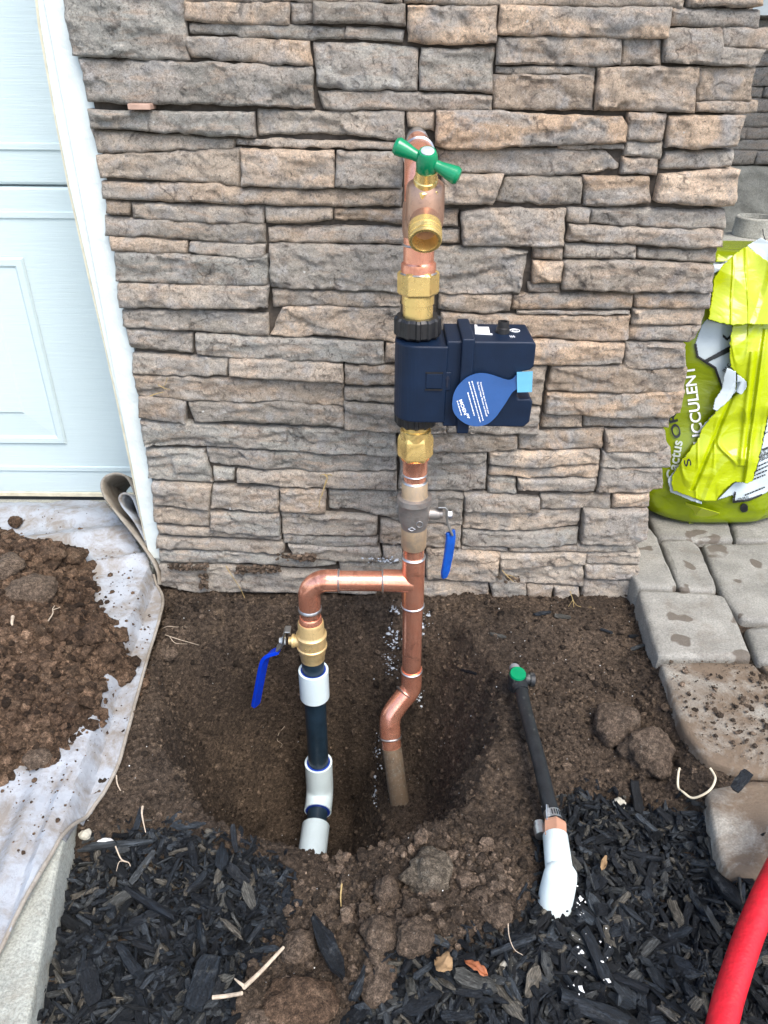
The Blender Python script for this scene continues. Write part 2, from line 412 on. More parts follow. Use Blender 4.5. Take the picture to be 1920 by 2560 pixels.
def m_cloth(name, c, dirt, lo, hi, amt):
    k = NB(name); a = k.noise(14, 5, .6); wv = k.noise(1100, 2, .5)
    col = k.mix(k.ramp(a, (.35, 0), (.65, 1)), tuple(x*.86 for x in c), c)
    col = k.mix(k.ramp(k.noise(24, 6, .72, dist=.4), (lo, 0), (hi, amt)), col, dirt)
    col = k.mix(k.ramp(k.noise(150, 5, .7), (.62, 0), (.72, .75)), col, (.15, .11, .08))
    return k.done(col, .95, 0, k.bump(wv, .0008, .7, k.bump(k.noise(60, 5), .004, .5)), .1)
MAT['cloth'] = m_cloth('canvas_cloth', (.36, .39, .43), (.20, .17, .135), .43, .62, .8)
MAT['cloth_hem'] = m_cloth('canvas_hem', (.34, .315, .275), (.17, .14, .105), .42, .66, .8)
def m_conc(name, c, dirtc, lo, hi, amt, spots=0.0):
    k = NB(name); oi = k.n('ShaderNodeObjectInfo'); a = k.noise(20, 6, .65); f = k.noise(420, 5, .75)
    col = k.mix(k.ramp(a, (.35, 0), (.65, 1)), tuple(x*.78 for x in c), tuple(x*1.12 for x in c))
    col = k.mix(1.0, col, k.ramp(f, (.3, .62), (.7, 1.35)), 'MULTIPLY')
    col = k.mix(1.0, col, k.ramp(oi.outputs['Random'], (0, .88), (1, 1.1)), 'MULTIPLY')
    if spots: col = k.mix(k.ramp(k.noise(23, 2, .4, dist=.3), (.63, 0), (.655, spots)), col, (.10, .08, .062))
    col = k.mix(k.ramp(k.noise(13, 6, .72, dist=.5), (lo, 0), (hi, amt)), col, dirtc)
    n = k.bump(k.noise(120, 7, .72), .004, .7); n = k.bump(f, .001, .9, n)
    return k.done(col, .85, 0, n, .25)
MAT['paver'] = m_conc('paver_concrete', (.275, .268, .24), (.16, .13, .10), .55, .75, .6, .8)
MAT['paver_dirty'] = m_conc('dirty_paver_concrete', (.35, .33, .285), (.15, .108, .073), .36, .54, .92)
MAT['slab'] = m_conc('driveway_concrete', (.36, .375, .335), (.20, .17, .125), .52, .72, .7)
MAT['ground'] = m_conc('ground_concrete', (.30, .29, .27), (.20, .17, .13), .5, .8, .5)
MAT['urn'] = m_conc('urn_concrete', (.36, .36, .32), (.17, .16, .13), .5, .75, .5)
MAT['rockwall'] = m_conc('rough_rock', (.25, .25, .22), (.12, .12, .10), .5, .7, .6)
MAT['joint'] = m_plain('dark_mortar', (.085, .072, .06), .95, .3, 60, .1, .004)
MAT['gap_sand'] = m_soil('joint_soil', (.045, .034, .025), (.07, .052, .038), (.10, .08, .06))
def m_bag(name, c, wr=.006):
    k = NB(name); a = k.noise(30, 4); col = k.mix(k.ramp(a, (.35, 0), (.65, 1)), tuple(x*.9 for x in c), c)
    wrk = k.noise(1, 3, .5, k.scaled(14, 14, 30), 1.0)
    return k.done(col, .2, 0, k.bump(wrk, wr, .35), .5)
MAT['lime'] = m_bag('lime_plastic', (.37, .45, .002)); MAT['olive_shade'] = m_bag('olive_shade_plastic', (.19, .25, .004)); MAT['bag_white'] = m_bag('white_plastic', (.50, .58, .62), .003)  # bag body green: its own dull tone plus shade mixed into the colour
MAT['twig'] = m_plain('pale_twig', (.46, .38, .29), .7, .2, 150, .2, .0008)
MAT['straw'] = m_plain('dry_straw', (.42, .31, .14), .8, .2, 150, .2)
MAT['leaf'] = m_plain('dry_leaf', (.26, .17, .09), .7, .3, 80, .2)
MAT['leaf_orange'] = m_plain('orange_leaf', (.28, .10, .045), .6, .3, 80, .2)
MAT['pale_rock'] = m_plain('pale_rock', (.42, .40, .33), .85, .2, 80, .2, .003)
MAT['wood'] = m_plain('pink_wood', (.40, .27, .21), .7, .15, 100, .2)
MAT['flake'] = m_plain('white_flake', (.72, .73, .72), .7, .1)
MAT['glue_flake'] = m_plain('bluish_flake', (.40, .44, .48), .6, .2)
MAT['cord'] = m_plain('pale_cord', (.66, .58, .42), .6, .1)
MAT['roof'] = m_plain('roof_board', (.35, .34, .32), .8, .1)

# ================================================================== THE SETTING
BED = (-.46, .62, .10, 1.02)
def ring_ground():
    a = 200; x0, x1, y0, y1 = BED; z = -.012
    V = [(-a, -a, z), (a, -a, z), (a, a, z), (-a, a, z), (x0, y0, z), (x1, y0, z), (x1, y1, z), (x0, y1, z)]
    return V, [(0,1,5,4), (1,2,6,5), (2,3,7,6), (3,0,4,7)]
V, F = ring_ground(); g = link('ground', mesh_np('ground', V, F, MAT['ground'], False)); tag(g, kind='structure', label='bare ground around the planting bed')

# ---- soil bed with the dug hole
HC = np.array([-.06, .70]); HDEPTH = .42
_out = [PZ(*p)[:2] for p in ((560,2080),(640,2098),(700,2112),(760,2128),(830,2136),(900,2126),(960,2108),(1090,2055),(1180,1985),(1230,1880),(1245,1760),(1225,1640))]
_out += [np.array(p) for p in ((.11,.885),(.05,.925),(-.05,.928),(-.15,.925),(-.23,.90))]
_out += [PZ(*p)[:2] for p in ((405,1640),(385,1740),(400,1850),(450,1960),(510,2050))]
_oa = np.array([math.atan2(p[1]-HC[1], p[0]-HC[0]) for p in _out]); _or = np.array([np.hypot(*(p-HC)) for p in _out])
_i = np.argsort(_oa); _oa, _or = _oa[_i], _or[_i]
_ta = np.radians([-180, -140, -110, -90, -60, -30, 0, 35, 60, 90, 120, 150, 180]); _tt = np.array([.70, .78, .84, .86, .78, .60, .55, .58, .64, .72, .72, .68, .70])
MULCH_L = [PZ(*p)[:2] for p in ((140,2150),(230,2110),(330,2062),(430,2064),(560,2105),(690,2140),(735,2220),(715,2320),(640,2400),(600,2480),(560,2640),(60,2640))]
MULCH_R = [PZ(*p)[:2] for p in ((1410,1990),(1440,1950),(1560,1990),(1700,2010),(1790,2060),(1990,2090),(2040,2660),(860,2660),(900,2480),(990,2420),(1130,2390),(1290,2310),(1350,2200),(1350,2080))]
def soil_z(x, y, fine=True):
    x = np.asarray(x, float); y = np.asarray(y, float)
    dx, dy = x-HC[0], y-HC[1]; a = np.arctan2(dy, dx); r = np.hypot(dx, dy)
    R = np.interp(a, np.r_[_oa[-1]-2*np.pi, _oa, _oa[0]+2*np.pi], np.r_[_or[-1], _or, _or[0]])
    R = R * (1 + .02*fbm(a*3, 0*a, 0, 5, 3))
    t0 = np.interp(a, _ta, _tt)
    s = np.clip((r/R*(1+.07*fbm(x*14, y*14, 0, 77, 3)) - t0)/(1-t0), 0, 1)
    dep = HDEPTH*(1-.40*sstep((x+.065)/.085))*(1 - (.55*sstep(s) + .45*s**.8))
    z = -dep + .004*(1-np.clip(s, 0, 1))
    z = z + .016*np.exp(-(((x-.10)/.09)**2 + ((y-.47)/.07)**2)) - .010*sstep((y-.86)/.08)
    z = z + .030*np.exp(-(((x-.03)/.06)**2 + ((y-.385)/.05)**2)) + .018*np.exp(-(((x+.13)/.05)**2 + ((y-.33)/.03)**2))
    z = z - .016*np.exp(-(((x+.055)/.045)**2 + ((y-.495)/.035)**2))
    z = z - .010*(inside(x, y, MULCH_L) | inside(x, y, MULCH_R))
    z = z + .012*fbm(x*9, y*9, z*9, 3, 3) - .018*sstep((-.325-x)/.02)*(y < .93)
    z = z + .026*sstep((x-np.interp(y, [.3, .42, .56, .70, .80, .88], [.37, .372, .375, .378, .40, .44])+.05)/.06)*sstep((.80-y)/.08)
    if fine:
        zz = z*1.0
        w1, h1 = worley(x*42+.4*vnoise(x*60, y*60), (y+zz*.8)*42, 1); w2, h2 = worley(x*95, (y+zz*.8)*95, 2); w3, h3 = worley(x*210, (y+zz*.8)*210, 3)
        lum = .35+.65*sstep((fbm(x*7, y*7, 0, 31, 2)+.45)/.7)
        z = z + lum*(.0085*h1*np.clip(.8-w1, 0, 1)/.8) + .0055*h2*np.clip(.75-w2, 0, 1)/.75*(.4+.6*lum) + .0024*h3*np.clip(.8-w3, 0, 1) + .002*fbm(x*240, y*240, 0, 9, 3)
    return z
def grid_soil():
    x0, x1, y0, y1 = BED; nx, ny = 430, 400
    X, Y = np.meshgrid(np.linspace(x0, x1, nx), np.linspace(y0, y1, ny))
    Z = soil_z(X, Y)
    e = np.minimum.reduce([X-x0, x1-X, Y-y0, y1-Y]); Z = np.where(e < .012, np.minimum(Z, -.013), Z)
    V = np.stack([X, Y, Z], -1).reshape(-1, 3); i = np.arange(nx*ny).reshape(ny, nx)
    return V, np.stack([i[:-1, :-1], i[:-1, 1:], i[1:, 1:], i[1:, :-1]], -1).reshape(-1, 4)
V, F = grid_soil(); o = link('soil_bed', mesh_np('soil_bed', V, F, MAT['soil'])); tag(o, 'dark brown soil bed with a deep hole dug around the pipes', kind='structure')

# ---- concrete driveway slab at the left
sl_edge = [(-.365, 1.30), (-.368, .94), (-.352, .70), (-.325, .46), (-.298, .33), (-.275, .22), (-.26, .10), (-.26, -.6)]
mb = MB().add(*prism_z([(-4, -.6), (-4, 1.30)] + sl_edge, -.06, .035))
dr = link('driveway', mesh_np('driveway', mb.V, mb.F, MAT['slab'], False)); bevel(dr, .006, 3); tag(dr, 'pale concrete driveway slab along the bed', kind='structure')
a, b = PZ(60, 2548, .012), PZ(310, 2556, .012)
o = solo('kerb', MB().add(*box(a[0], b[0], .20, a[1]-.002, -.05, .012)), MAT['slab'], 'narrow concrete edging strip in front of the black mulch', 'kerb', smooth=False); bevel(o, .004)

# ---- paving
pav = bpy.data.objects.new('paving', None); COL.objects.link(pav); tag(pav, 'grey tumbled concrete paving beside the stone pillar', kind='structure'); OFF['paving'] = np.zeros(3)
PT = .040
def ipt(p): return PZ(1520+p[0]*.3617, 1250+p[1]*.3617, PT)[:2]
def paver(poly, mat, seed, dz=0.0):
    poly = [np.array(p) for p in poly]; c = sum(poly)/len(poly); out = []
    n = len(poly)
    for i in range(n):   # rounded corners and uneven edges
        a, b, d = poly[i-1], poly[i], poly[(i+1) % n]
        p, q = b+(a-b)/np.linalg.norm(a-b)*.008, b+(d-b)/np.linalg.norm(d-b)*.008
        for t in (0, .5, 1): out.append((1-t)**2*p+2*t*(1-t)*b+t*t*q)
        e = d+(b-d)/np.linalg.norm(d-b)*.008; L = np.linalg.norm(e-q)
        for t in np.arange(.015, L-.01, .015)/max(L, 1e-6): out.append(q+(e-q)*t)
    out = np.array(out); nn = len(out)
    out = out + .0014*np.stack([vnoise(out[:,0]*90, out[:,1]*90, seed), vnoise(out[:,0]*90, out[:,1]*90, seed+40)], -1)
    rings = []; 
    for k, (sh, z) in enumerate(((0, -.05), (0, PT-.008), (.0012, PT-.004), (.004, PT-.001), (.010, PT))):
        d = c-out; d /= np.linalg.norm(d, axis=1)[:, None]; rr = out+d*sh
        zz = z+dz+(.0012*fbm(rr[:,0]*45, rr[:,1]*45, seed, 4, 3) if k else 0)
        rings.append(np.column_stack([rr, np.broadcast_to(zz, (nn,))]))
    for f in (.8, .55, .3):
        rr = c+(out-c)*f; rings.append(np.column_stack([rr, PT+dz+.002*fbm(rr[:,0]*45, rr[:,1]*45, seed, 4, 3)]))
    V = np.concatenate(rings+[np.array([[c[0], c[1], PT+dz]])]); F = []
    for k in range(len(rings)-1):
        for i in range(nn): F.append((k*nn+i, k*nn+(i+1) % nn, (k+1)*nn+(i+1) % nn, (k+1)*nn+i))
    b = (len(rings)-1)*nn
    for i in range(nn): F.append((b+i, b+(i+1) % nn, len(V)-1))
    part('paver', (V, F), mat, pav, angle=60)
PAV = [
 ([(205,612),(500,622),(795,648),(850,720),(1005,1092),(800,1082),(345,1085)], 'paver', 0),
 ([(362,1100),(800,1098),(1010,1108),(1200,1330),(1330,1890),(1000,1880),(690,1790),(520,1560)], 'paver_dirty', -.002),
 ([(700,1960),(1000,1900),(1340,1915),(1420,2300),(1480,2700),(800,2500),(730,2210)], 'paver_dirty', -.006),
 ([(362,268),(560,266),(640,320),(765,628),(495,612)], 'paver', 0),
 ([(150,150),(285,180),(350,275),(485,610),(215,598),(140,480)], 'paver', .001),
 ([(250,40),(820,100),(878,272),(640,278),(350,258)], 'paver', 0),
 ([(835,100),(1300,100),(1330,280),(890,275)], 'paver', -.001),
 ([(650,295),(1330,292),(1480,850),(925,825),(790,640)], 'paver', 0),
 ([(945,868),(1480,865),(1600,1210),(1040,1105)], 'paver', 0),
 ([(1050,1118),(1610,1225),(1760,1900),(1345,1885),(1215,1330)], 'paver_dirty', 0)]
for k, (pl, mt, dz) in enumerate(PAV): paver([ipt(p) for p in pl], MAT[mt], k*3+1, dz)
for yy in range(7):      # courses going on towards the porch wall
    y0 = 1.235+yy*.115; x = .40 - .05*(yy % 2)
    while x < 1.5:
        wd = random.choice((.12, .17, .2)); paver([(x, y0), (x+wd-.004, y0), (x+wd-.004, y0+.111), (x, y0+.111)], MAT['paver'], int(x*90)+yy*7); x += wd
for yy in range(8):      # and to the right of the picture
    y0 = .22+yy*.125; x = max([p[0] for pl, _, _ in PAV for p in [ipt(q) for q in pl] if y0-.09 < p[1] < y0+.21]+[.5])+.004
    while x < 1.5:
        wd = random.choice((.13, .18, .21)); paver([(x, y0), (x+wd-.004, y0), (x+wd-.004, y0+.121), (x, y0+.121)], MAT['paver'], int(x*80)+yy*5); x += wd
gp = MB().add(*prism_z([(.432,.99),(.425,.88),(.405,.70),(.400,.56),(.385,.42),(.40,.2),(2.5,.2),(2.5,2.05),(.41,2.05)], -.06, .026))
part('joint_filling', gp, MAT['gap_sand'], pav, smooth=False)

# ================================================================== STONE PILLAR
WALL = .95
TO = dict(A=(0,0), B=(600,0), C=(1220,0), D=(200,600), E=(650,500), F=(1220,600), G=(350,1100), H=(950,1050))
def pts(s):
    out = []
    for tk in s.split():
        x, y = tk[1:].split(','); ox, oy = TO[tk[0]]
        p = PY(ox+float(x)*.42194, oy+float(y)*.42194, WALL); out.append((p[0], p[2]))
    return out
STONES = """A1090,-60 B960,-60 / A1090,-6 B300,-4 B955,6
B975,-60 C1190,-60 / B975,3 C0,23 C1150,36
C1197,-60 C1640,-60 / C1192,36 C1640,33
A360,-60 A1072,-60 / A425,320 A900,345 A1112,340
A1082,6 B285,12 / A1092,112 B0,130 B285,130
B293,10 B430,14 / B300,125 B428,126
B437,14 B730,18 B978,25 / B437,128 B730,138 B983,146
A1108,135 B300,148 B612,168 / A1112,190 A1400,200 B0,222 B610,225
B635,155 B900,168 B978,180 / B620,222 B780,232 B965,245
B1000,28 B1530,35 / B992,240 B1200,262 B1515,255
A1088,215 A1400,222 B410,246 / A1125,330 A1350,355 A1659,380 B150,375 B425,375
A455,348 A900,355 A1659,388 B428,398 / A520,605 A1100,615 A1659,633 B440,638
B432,250 B800,255 B1060,285 / B455,515 B700,535 B1050,528
B1075,287 B1300,290 B1515,277 / B1062,525 B1300,535 B1495,546
B465,548 B900,548 B1497,573 / B500,642 B900,645 B1490,652
C75,38 C600,48 C1085,55 / C65,195 C600,205 C950,218 C1070,205
C1098,52 C1630,62 / C1085,138 C1400,145 C1620,152
C60,215 C400,208 C798,218 / C55,376 C300,380 C690,390 C795,385
C805,218 C1040,224 / C800,378 C930,375 C1035,385
C1062,165 C1400,168 C1385,285 C1659,290 / C1042,362 C1300,380 C1560,395 C1600,385
C1400,165 C1680,160 / C1395,280 C1680,285
C55,397 C640,397 / C50,430 C640,434
C40,442 C400,442 C638,452 / C35,635 C400,648 C625,650
C655,402 C1255,398 / C635,653 C1220,666
C1265,402 C1595,402 / C1250,582 C1480,595 C1570,590
C1240,602 C1605,597 / C1232,665 C1595,668
A530,652 A1100,667 A1505,667 / A540,750 A900,775 A1250,800 A1505,805
B105,660 B500,667 B975,667 / B100,790 B500,785 B700,795 B970,828
A525,772 A900,797 A1388,828 / A570,908 A900,893 A1378,878
A1400,828 A1659,822 B400,832 B965,845 / A1400,863 A1659,873 B500,878 B965,885
A560,922 A1000,903 A1400,882 B0,880 / A590,1053 A900,1068 A1300,1093 B0,1105
B5,882 B200,887 B560,897 / B5,1105 B300,1115 B555,1110
B570,897 B965,908 / B565,1112 B960,1110
A590,1078 A900,1088 A1300,1093 B0,1113 B500,1128 B960,1122 / A600,1175 A900,1190 A1300,1205 B0,1213 B500,1223 B955,1223
B995,658 B1160,658 / B1000,745 B1150,760
B1170,658 C0,658 C400,682 C800,692 C825,740 / B1158,850 B1250,878 C0,880 C300,850 C815,845
C420,858 C810,862 / C425,883 C810,890
C840,677 C1060,682 / C825,823 C1025,833
C825,847 C1040,847 / C815,913 C1030,933
C805,942 C1010,942 / C795,1018 C1005,1028
B1165,892 C0,892 C400,892 C700,902 C775,975 / B1190,1008 B1500,1028 C0,1023 C300,1038 C500,1028 C775,990
B1200,1033 B1560,1038 C90,1038 / B1200,1195 B1500,1205 C35,1190
C105,1043 C330,1050 C560,1050 / C52,1195 C300,1212 C560,1213
C568,1050 C700,1050 C960,1048 / C580,1215 C700,1226 C965,1190
C1075,688 C1300,683 C1525,692 / C1050,868 C1250,878 C1470,863
C1060,898 C1465,893 / C1030,998 C1250,1006 C1450,988
C1030,1033 C1300,1008 C1485,1008 / C985,1193 C1150,1213 C1460,1223
A615,1192 A760,1208 / A625,1272 A762,1283
A772,1208 A1100,1218 A1560,1231 / A778,1293 A1100,1318 A1555,1328
A617,1293 A900,1313 A1300,1333 A1565,1338 / A622,1393 A900,1398 A1200,1423 A1400,1438 A1570,1438
A645,1408 A900,1413 A1110,1433 / A660,1478 A900,1498 A1105,1503
A1125,1443 A1400,1453 A1570,1458 / A1120,1493 A1400,1518 A1470,1538 A1565,1523
D207,77 D500,87 D800,107 D1110,97 / D212,233 D500,253 D800,267 D1115,262
D222,258 D500,265 D800,271 D1120,273 / D235,398 D600,403 D1110,406
D245,423 D600,418 D1110,443 / D242,518 D600,538 D1115,573
E25,47 E430,51 / E40,128 E200,138 E430,113
E440,53 E860,63 E1180,60 / E440,113 E700,133 E870,148 E1170,163
E40,168 E400,158 E870,168 E1185,174 / E45,253 E400,262 E870,262 E1180,260
E1192,72 C0,1233 C465,1243 / E1197,268 C0,1458 C300,1463 C445,1458
E55,268 E400,273 E870,283 E1400,288 E1585,315 / E65,513 E400,523 E870,543 E1200,553 E1540,548
F275,47 F445,52 / F270,113 F445,118
F272,132 F445,132 / F267,253 F430,253
F245,264 F435,264 / F245,308 F432,320
E70,533 E500,543 E835,553 / E75,638 E300,630 E500,638 E830,633
E130,643 E400,638 E830,638 / E60,803 E230,823 E330,800 E600,823 E800,838
E1060,557 E1490,567 / E1060,640 E1250,668 E1480,663
F150,327 F600,322 F868,327 / F140,413 F500,410 F850,413
F872,322 F1325,317 / F875,398 F1315,403
F180,427 F845,427 / F180,440 F845,442
C480,1238 C620,1243 / C478,1308 C600,1318
C625,1243 C1000,1238 C1420,1253 / C615,1328 C1000,1352 C1420,1352
C485,1333 C800,1353 C1400,1362 / C465,1428 C800,1443 C1150,1473 C1390,1468
F465,28 F885,38 / F455,108 F880,118
F895,58 F1365,58 / F890,113 F1000,118 F1360,143
F450,128 F900,128 F1340,153 / F440,288 F800,303 F1325,308
E1080,680 E1400,693 F850,458 / E1080,800 F300,578 F825,600
F867,418 F1300,413 / F860,498 F1270,510
F850,518 F1270,518 / F830,598 F1200,613 F1240,590
F130,588 F600,607 F810,612 / F130,735 F500,738 F790,723
F825,617 F1170,622 / F797,753 F900,766 F1165,748
F60,748 F350,748 / F60,975 F318,980
F375,753 F700,743 F1180,763 / F352,893 F700,903 F1165,908
F352,908 F900,915 F1165,893 / F332,1028 F600,1043 F1065,1058 F1140,1030
F332,1043 F560,1048 / F317,1113 F558,1118
F577,1048 F1080,1067 / F572,1110 F1080,1118
F40,985 F313,992 / F40,1140 F300,1148
D270,533 D658,563 / D297,638 D500,653 D660,668
D682,563 D1100,583 E732,845 / D692,678 D1000,703 E300,953 E732,973
D305,683 D600,693 D883,707 / D312,788 D500,803 D870,803
D892,707 D1200,707 D1558,737 / D887,798 D1300,823 D1558,838
D317,808 D700,823 D1100,833 D1558,857 / D342,922 D600,943 D950,963 D1150,943 D1558,983
D342,928 D628,953 / D352,1053 D628,1078
D642,958 D1000,968 D1200,953 D1563,997 / D682,1073 D1000,1073 D1300,1088 D1563,1103
E745,853 E1000,855 / E742,963 E1000,970
E502,977 E1000,987 / E502,1093 E1000,1100
E502,1117 E1000,1127 / E502,1188 E1000,1225
E502,1208 E900,1233 E1100,1233 / E502,1348 E800,1368 E1100,1368
E1110,1240 E1655,1232 / E1110,1373 E1648,1383
D357,1073 D600,1083 D900,1103 D1659,1123 E808,1388 / D387,1218 D700,1223 D1000,1238 D1400,1263 D1659,1273 E808,1518
G32,57 G380,67 / G47,233 G428,263
G387,58 G800,78 G1520,108 / G412,143 G700,163 G1100,188 G1518,173
G425,173 G550,183 / G437,248 G553,248
G572,183 G1000,188 G1518,193 / G572,243 G700,253 G850,273 G1000,278 G1518,298
G72,253 G300,265 G423,278 / G82,383 G300,398 G408,413
G427,278 G820,288 / G417,403 G820,423
G72,403 G408,428 / G77,488 G408,518
G420,433 G820,438 / G417,528 G828,558
G97,513 G400,533 G835,573 / G112,563 G500,578 G835,596
G834,288 G1100,298 / G834,413 G1098,428
G1117,303 G1550,318 / G1117,408 G1400,448 G1550,488
G834,428 G1000,443 G1403,463 / G842,553 G1100,573 G1403,573
G847,563 G1100,588 G1408,593 / G852,603 G1100,628 G1403,626
G97,583 G400,593 G858,613 / G92,648 G400,653 G850,678
G882,623 G1150,638 G1418,638 / G907,683 G1150,708 G1428,713
G1427,483 H480,615 / G1422,608 H476,748
G1440,618 H130,768 / G1440,713 H130,830
G110,668 G500,663 G800,693 G1163,713 / G112,728 G400,733 G750,738 G950,763 G1163,738
G112,748 G500,748 G900,783 G1400,800 / G130,870 G350,905 G700,905 G1400,905
G1180,723 G1550,733 / G1180,782 G1550,800
H115,78 H300,78 H808,98 / H112,188 H500,188 H750,178 H808,163
H827,88 H1330,63 / H827,178 H1100,180 H1323,173
H122,203 H630,198 / H112,413 H500,423 H628,413
H642,188 H900,198 H1300,183 / H652,263 H900,283 H1300,258
H652,278 H900,293 H1300,271 / H652,333 H900,348 H1298,343
H642,348 H805,363 / H642,438 H808,443
H817,358 H1283,353 / H827,423 H1100,428 H1273,426
F700,1133 F1050,1133 / F697,1248 F1000,1253 F1063,1223
F682,1258 F1080,1238 / F672,1343 F1000,1348 F1083,1343
F677,1353 F1030,1355 / F647,1493 F850,1503 F1040,1478
H110,428 H490,438 / H110,603 H483,612
H502,438 H943,473 / H502,528 H700,538 H943,538
H957,453 H1373,453 / H957,533 H1200,528 H1368,543
H1387,453 H1600,443 / H1382,523 H1598,513
H497,548 H900,548 H1198,538 / H492,648 H900,658 H1178,643
H492,663 H900,668 H1178,658 / H487,743 H800,753 H1168,738
H1207,538 H1588,528 / H1187,723 H1500,733 H1578,690
H487,753 H760,768 / H482,773 H758,783
H767,758 H1165,758 / H767,778 H1163,776
H1172,748 H1523,748 / H1167,776 H1528,786
H275,758 H708,793 / H272,928 H688,948
H717,798 H1223,793 / H712,878 H1213,853
H1232,793 H1543,798 / H1227,848 H1543,863
H717,873 H1208,855 / H692,968 H1203,983
H1217,858 H1538,878 / H1214,933 H1523,943
H150,958 H640,973 / H150,1080 H500,1093 H648,1083
H652,963 H868,983 / H667,1053 H866,1066
H874,988 H1030,988 / H874,1063 H1018,1063
H1037,993 H1178,993 / H1032,1058 H1178,1073
H1212,948 H1523,953 / H1187,1078 H1420,1083 H1488,1058""".strip().split('\n')

def stone_geom(top, bot, Yp, proud, seed, res=.0029, amp=1.0, back=.04, grow=.0005):
    top = np.array(top, float); bot = np.array(bot, float)
    top[:,1] += grow; bot[:,1] -= grow*1.3; top[0,0] -= grow*.6; bot[0,0] -= grow*.6; top[-1,0] += grow*.6; bot[-1,0] += grow*.6
    ft = (top[:,0]-top[0,0])/(top[-1,0]-top[0,0]); fb = (bot[:,0]-bot[0,0])/(bot[-1,0]-bot[0,0])
    wd = top[-1,0]-top[0,0]; ht = float(np.mean(top[:,1])-np.mean(bot[:,1]))
    nu = int(np.clip(wd/res, 8, 130)); nv = int(np.clip(ht/res, 5, 40))
    u = np.linspace(0, 1, nu+1); u = .5-.5*np.cos(np.pi*u)*.25-(.5-u)*.75
    v = np.linspace(0, 1, nv+1); v = .5-.5*np.cos(np.pi*v)*.4-(.5-v)*.6
    Tx = np.interp(u, ft, top[:,0]); Tz = np.interp(u, ft, top[:,1]); Bx = np.interp(u, fb, bot[:,0]); Bz = np.interp(u, fb, bot[:,1])
    Tz = Tz + .0016*fbm(Tx*70, 0*Tx, seed, 1, 3); Bz = Bz + .0020*fbm(Bx*70, 0*Bx+5, seed, 2, 3)
    X = Tx[None]*(1-v[:,None]) + Bx[None]*v[:,None]; Z = Tz[None]*(1-v[:,None]) + Bz[None]*v[:,None]
    e = .0016*fbm(Z*80, 0*Z, seed, 3, 3); ed = np.minimum(u, 1-u)[None]*wd; X = X + e*np.exp(-ed/.006)*1.0
    UD, VT, VB = np.broadcast_arrays(ed, v[:,None]*ht, (1-v[:,None])*ht)
    rd = min(.0048, ht*.3); q = lambda d, r: r*(1-np.sqrt(np.clip(1-(1-np.clip(d/r, 0, 1))**2, 0, 1)))
    dropd = np.maximum.reduce([q(UD, rd*.8), q(VT, rd*1.15), q(VB, rd*.7)])
    n1 = fbm(X*22, Z*30, seed*3.1, 11, 4); n2 = fbm(X*22, Z*110, seed*2.3, 12, 4); rg = 1-np.abs(fbm(X*34+.5*n1, Z*42, seed*1.7, 13, 3))*2.2
    pl = np.clip(fbm(X*14, Z*20, seed*5.7, 15, 2)*3, -1, 1)
    wx, wz = X+.010*n1, Z+.006*n2; d = .0022*n1 + .0028*n2 + .0014*np.clip(rg, -1, 1) + .0012*pl + .0013*fbm(X*190, Z*190, seed, 14, 3)
    d = d + .0036*facet(wx*13+seed*3.7, wz*30+seed, 16) + .0022*facet(wx*34+seed*1.9, wz*62, 17)
    d = d*amp*min(1, .35+ht/.05)
    Yv = Yp - proud - d + dropd
    V = np.stack([X, Yv, Z], -1); ny, nx = V.shape[:2]
    i = np.arange(nx*ny).reshape(ny, nx)
    F = [tuple(f) for f in np.stack([i[:-1,:-1], i[1:,:-1], i[1:,1:], i[:-1,1:]], -1).reshape(-1, 4)]
    ring = list(i[0,:]) + list(i[1:,-1]) + list(i[-1,-2::-1]) + list(i[-2:0:-1,0])
    V = V.reshape(-1, 3); B = V[ring].copy(); B[:,1] = Yp+back; b0 = len(V); V = np.concatenate([V, B]); m = len(ring)
    for k in range(m): F.append((ring[k], ring[(k+1) % m], b0+(k+1) % m, b0+k))
    F.append(tuple(range(b0, b0+m)))
    return V, F
pil = thing('stone_pillar', 'wide pillar clad in brown and grey stacked ledge stone', 'pillar', (.02, 1.1, 0))
part('core', MB().add(*box(-.335, .385, WALL+.012, 1.55, -.08, 1.22)), MAT['joint'], pil, smooth=False)
for k, ln in enumerate(STONES):
    t, b = ln.split('/'); t, b = pts(t), pts(b)
    hz = np.mean([p[1] for p in t])-np.mean([p[1] for p in b]); zc = np.mean([p[1] for p in t+b]); xc = np.mean([p[0] for p in t+b])
    r = random.random()
    proud = -.004+.010*r if hz > .02 else -.005+.005*r
    if zc < .13: proud += .002
    V, F = stone_geom(t, b, WALL, proud, k+1, grow=random.choice((.0004, .0009, .0016)))
    o = part('stone', (V, F), MAT['stone'], pil, angle=75)
    warm = np.clip(.25+zc*.65+xc*.75, 0, 1)*.75 + random.uniform(-.5, .45)
    g0, g1 = np.array([.41, .40, .36]), np.array([.66, .485, .335]); c = g0+(g1-g0)*np.clip(warm, 0, 1.1); c = c*random.uniform(.66, 1.22)*(1+.12*np.clip(xc/.4, -.6, 1))  # greyer low by weathering; sunlit upper right warmed and brightened in the colour
    o.color = (*c, 1)
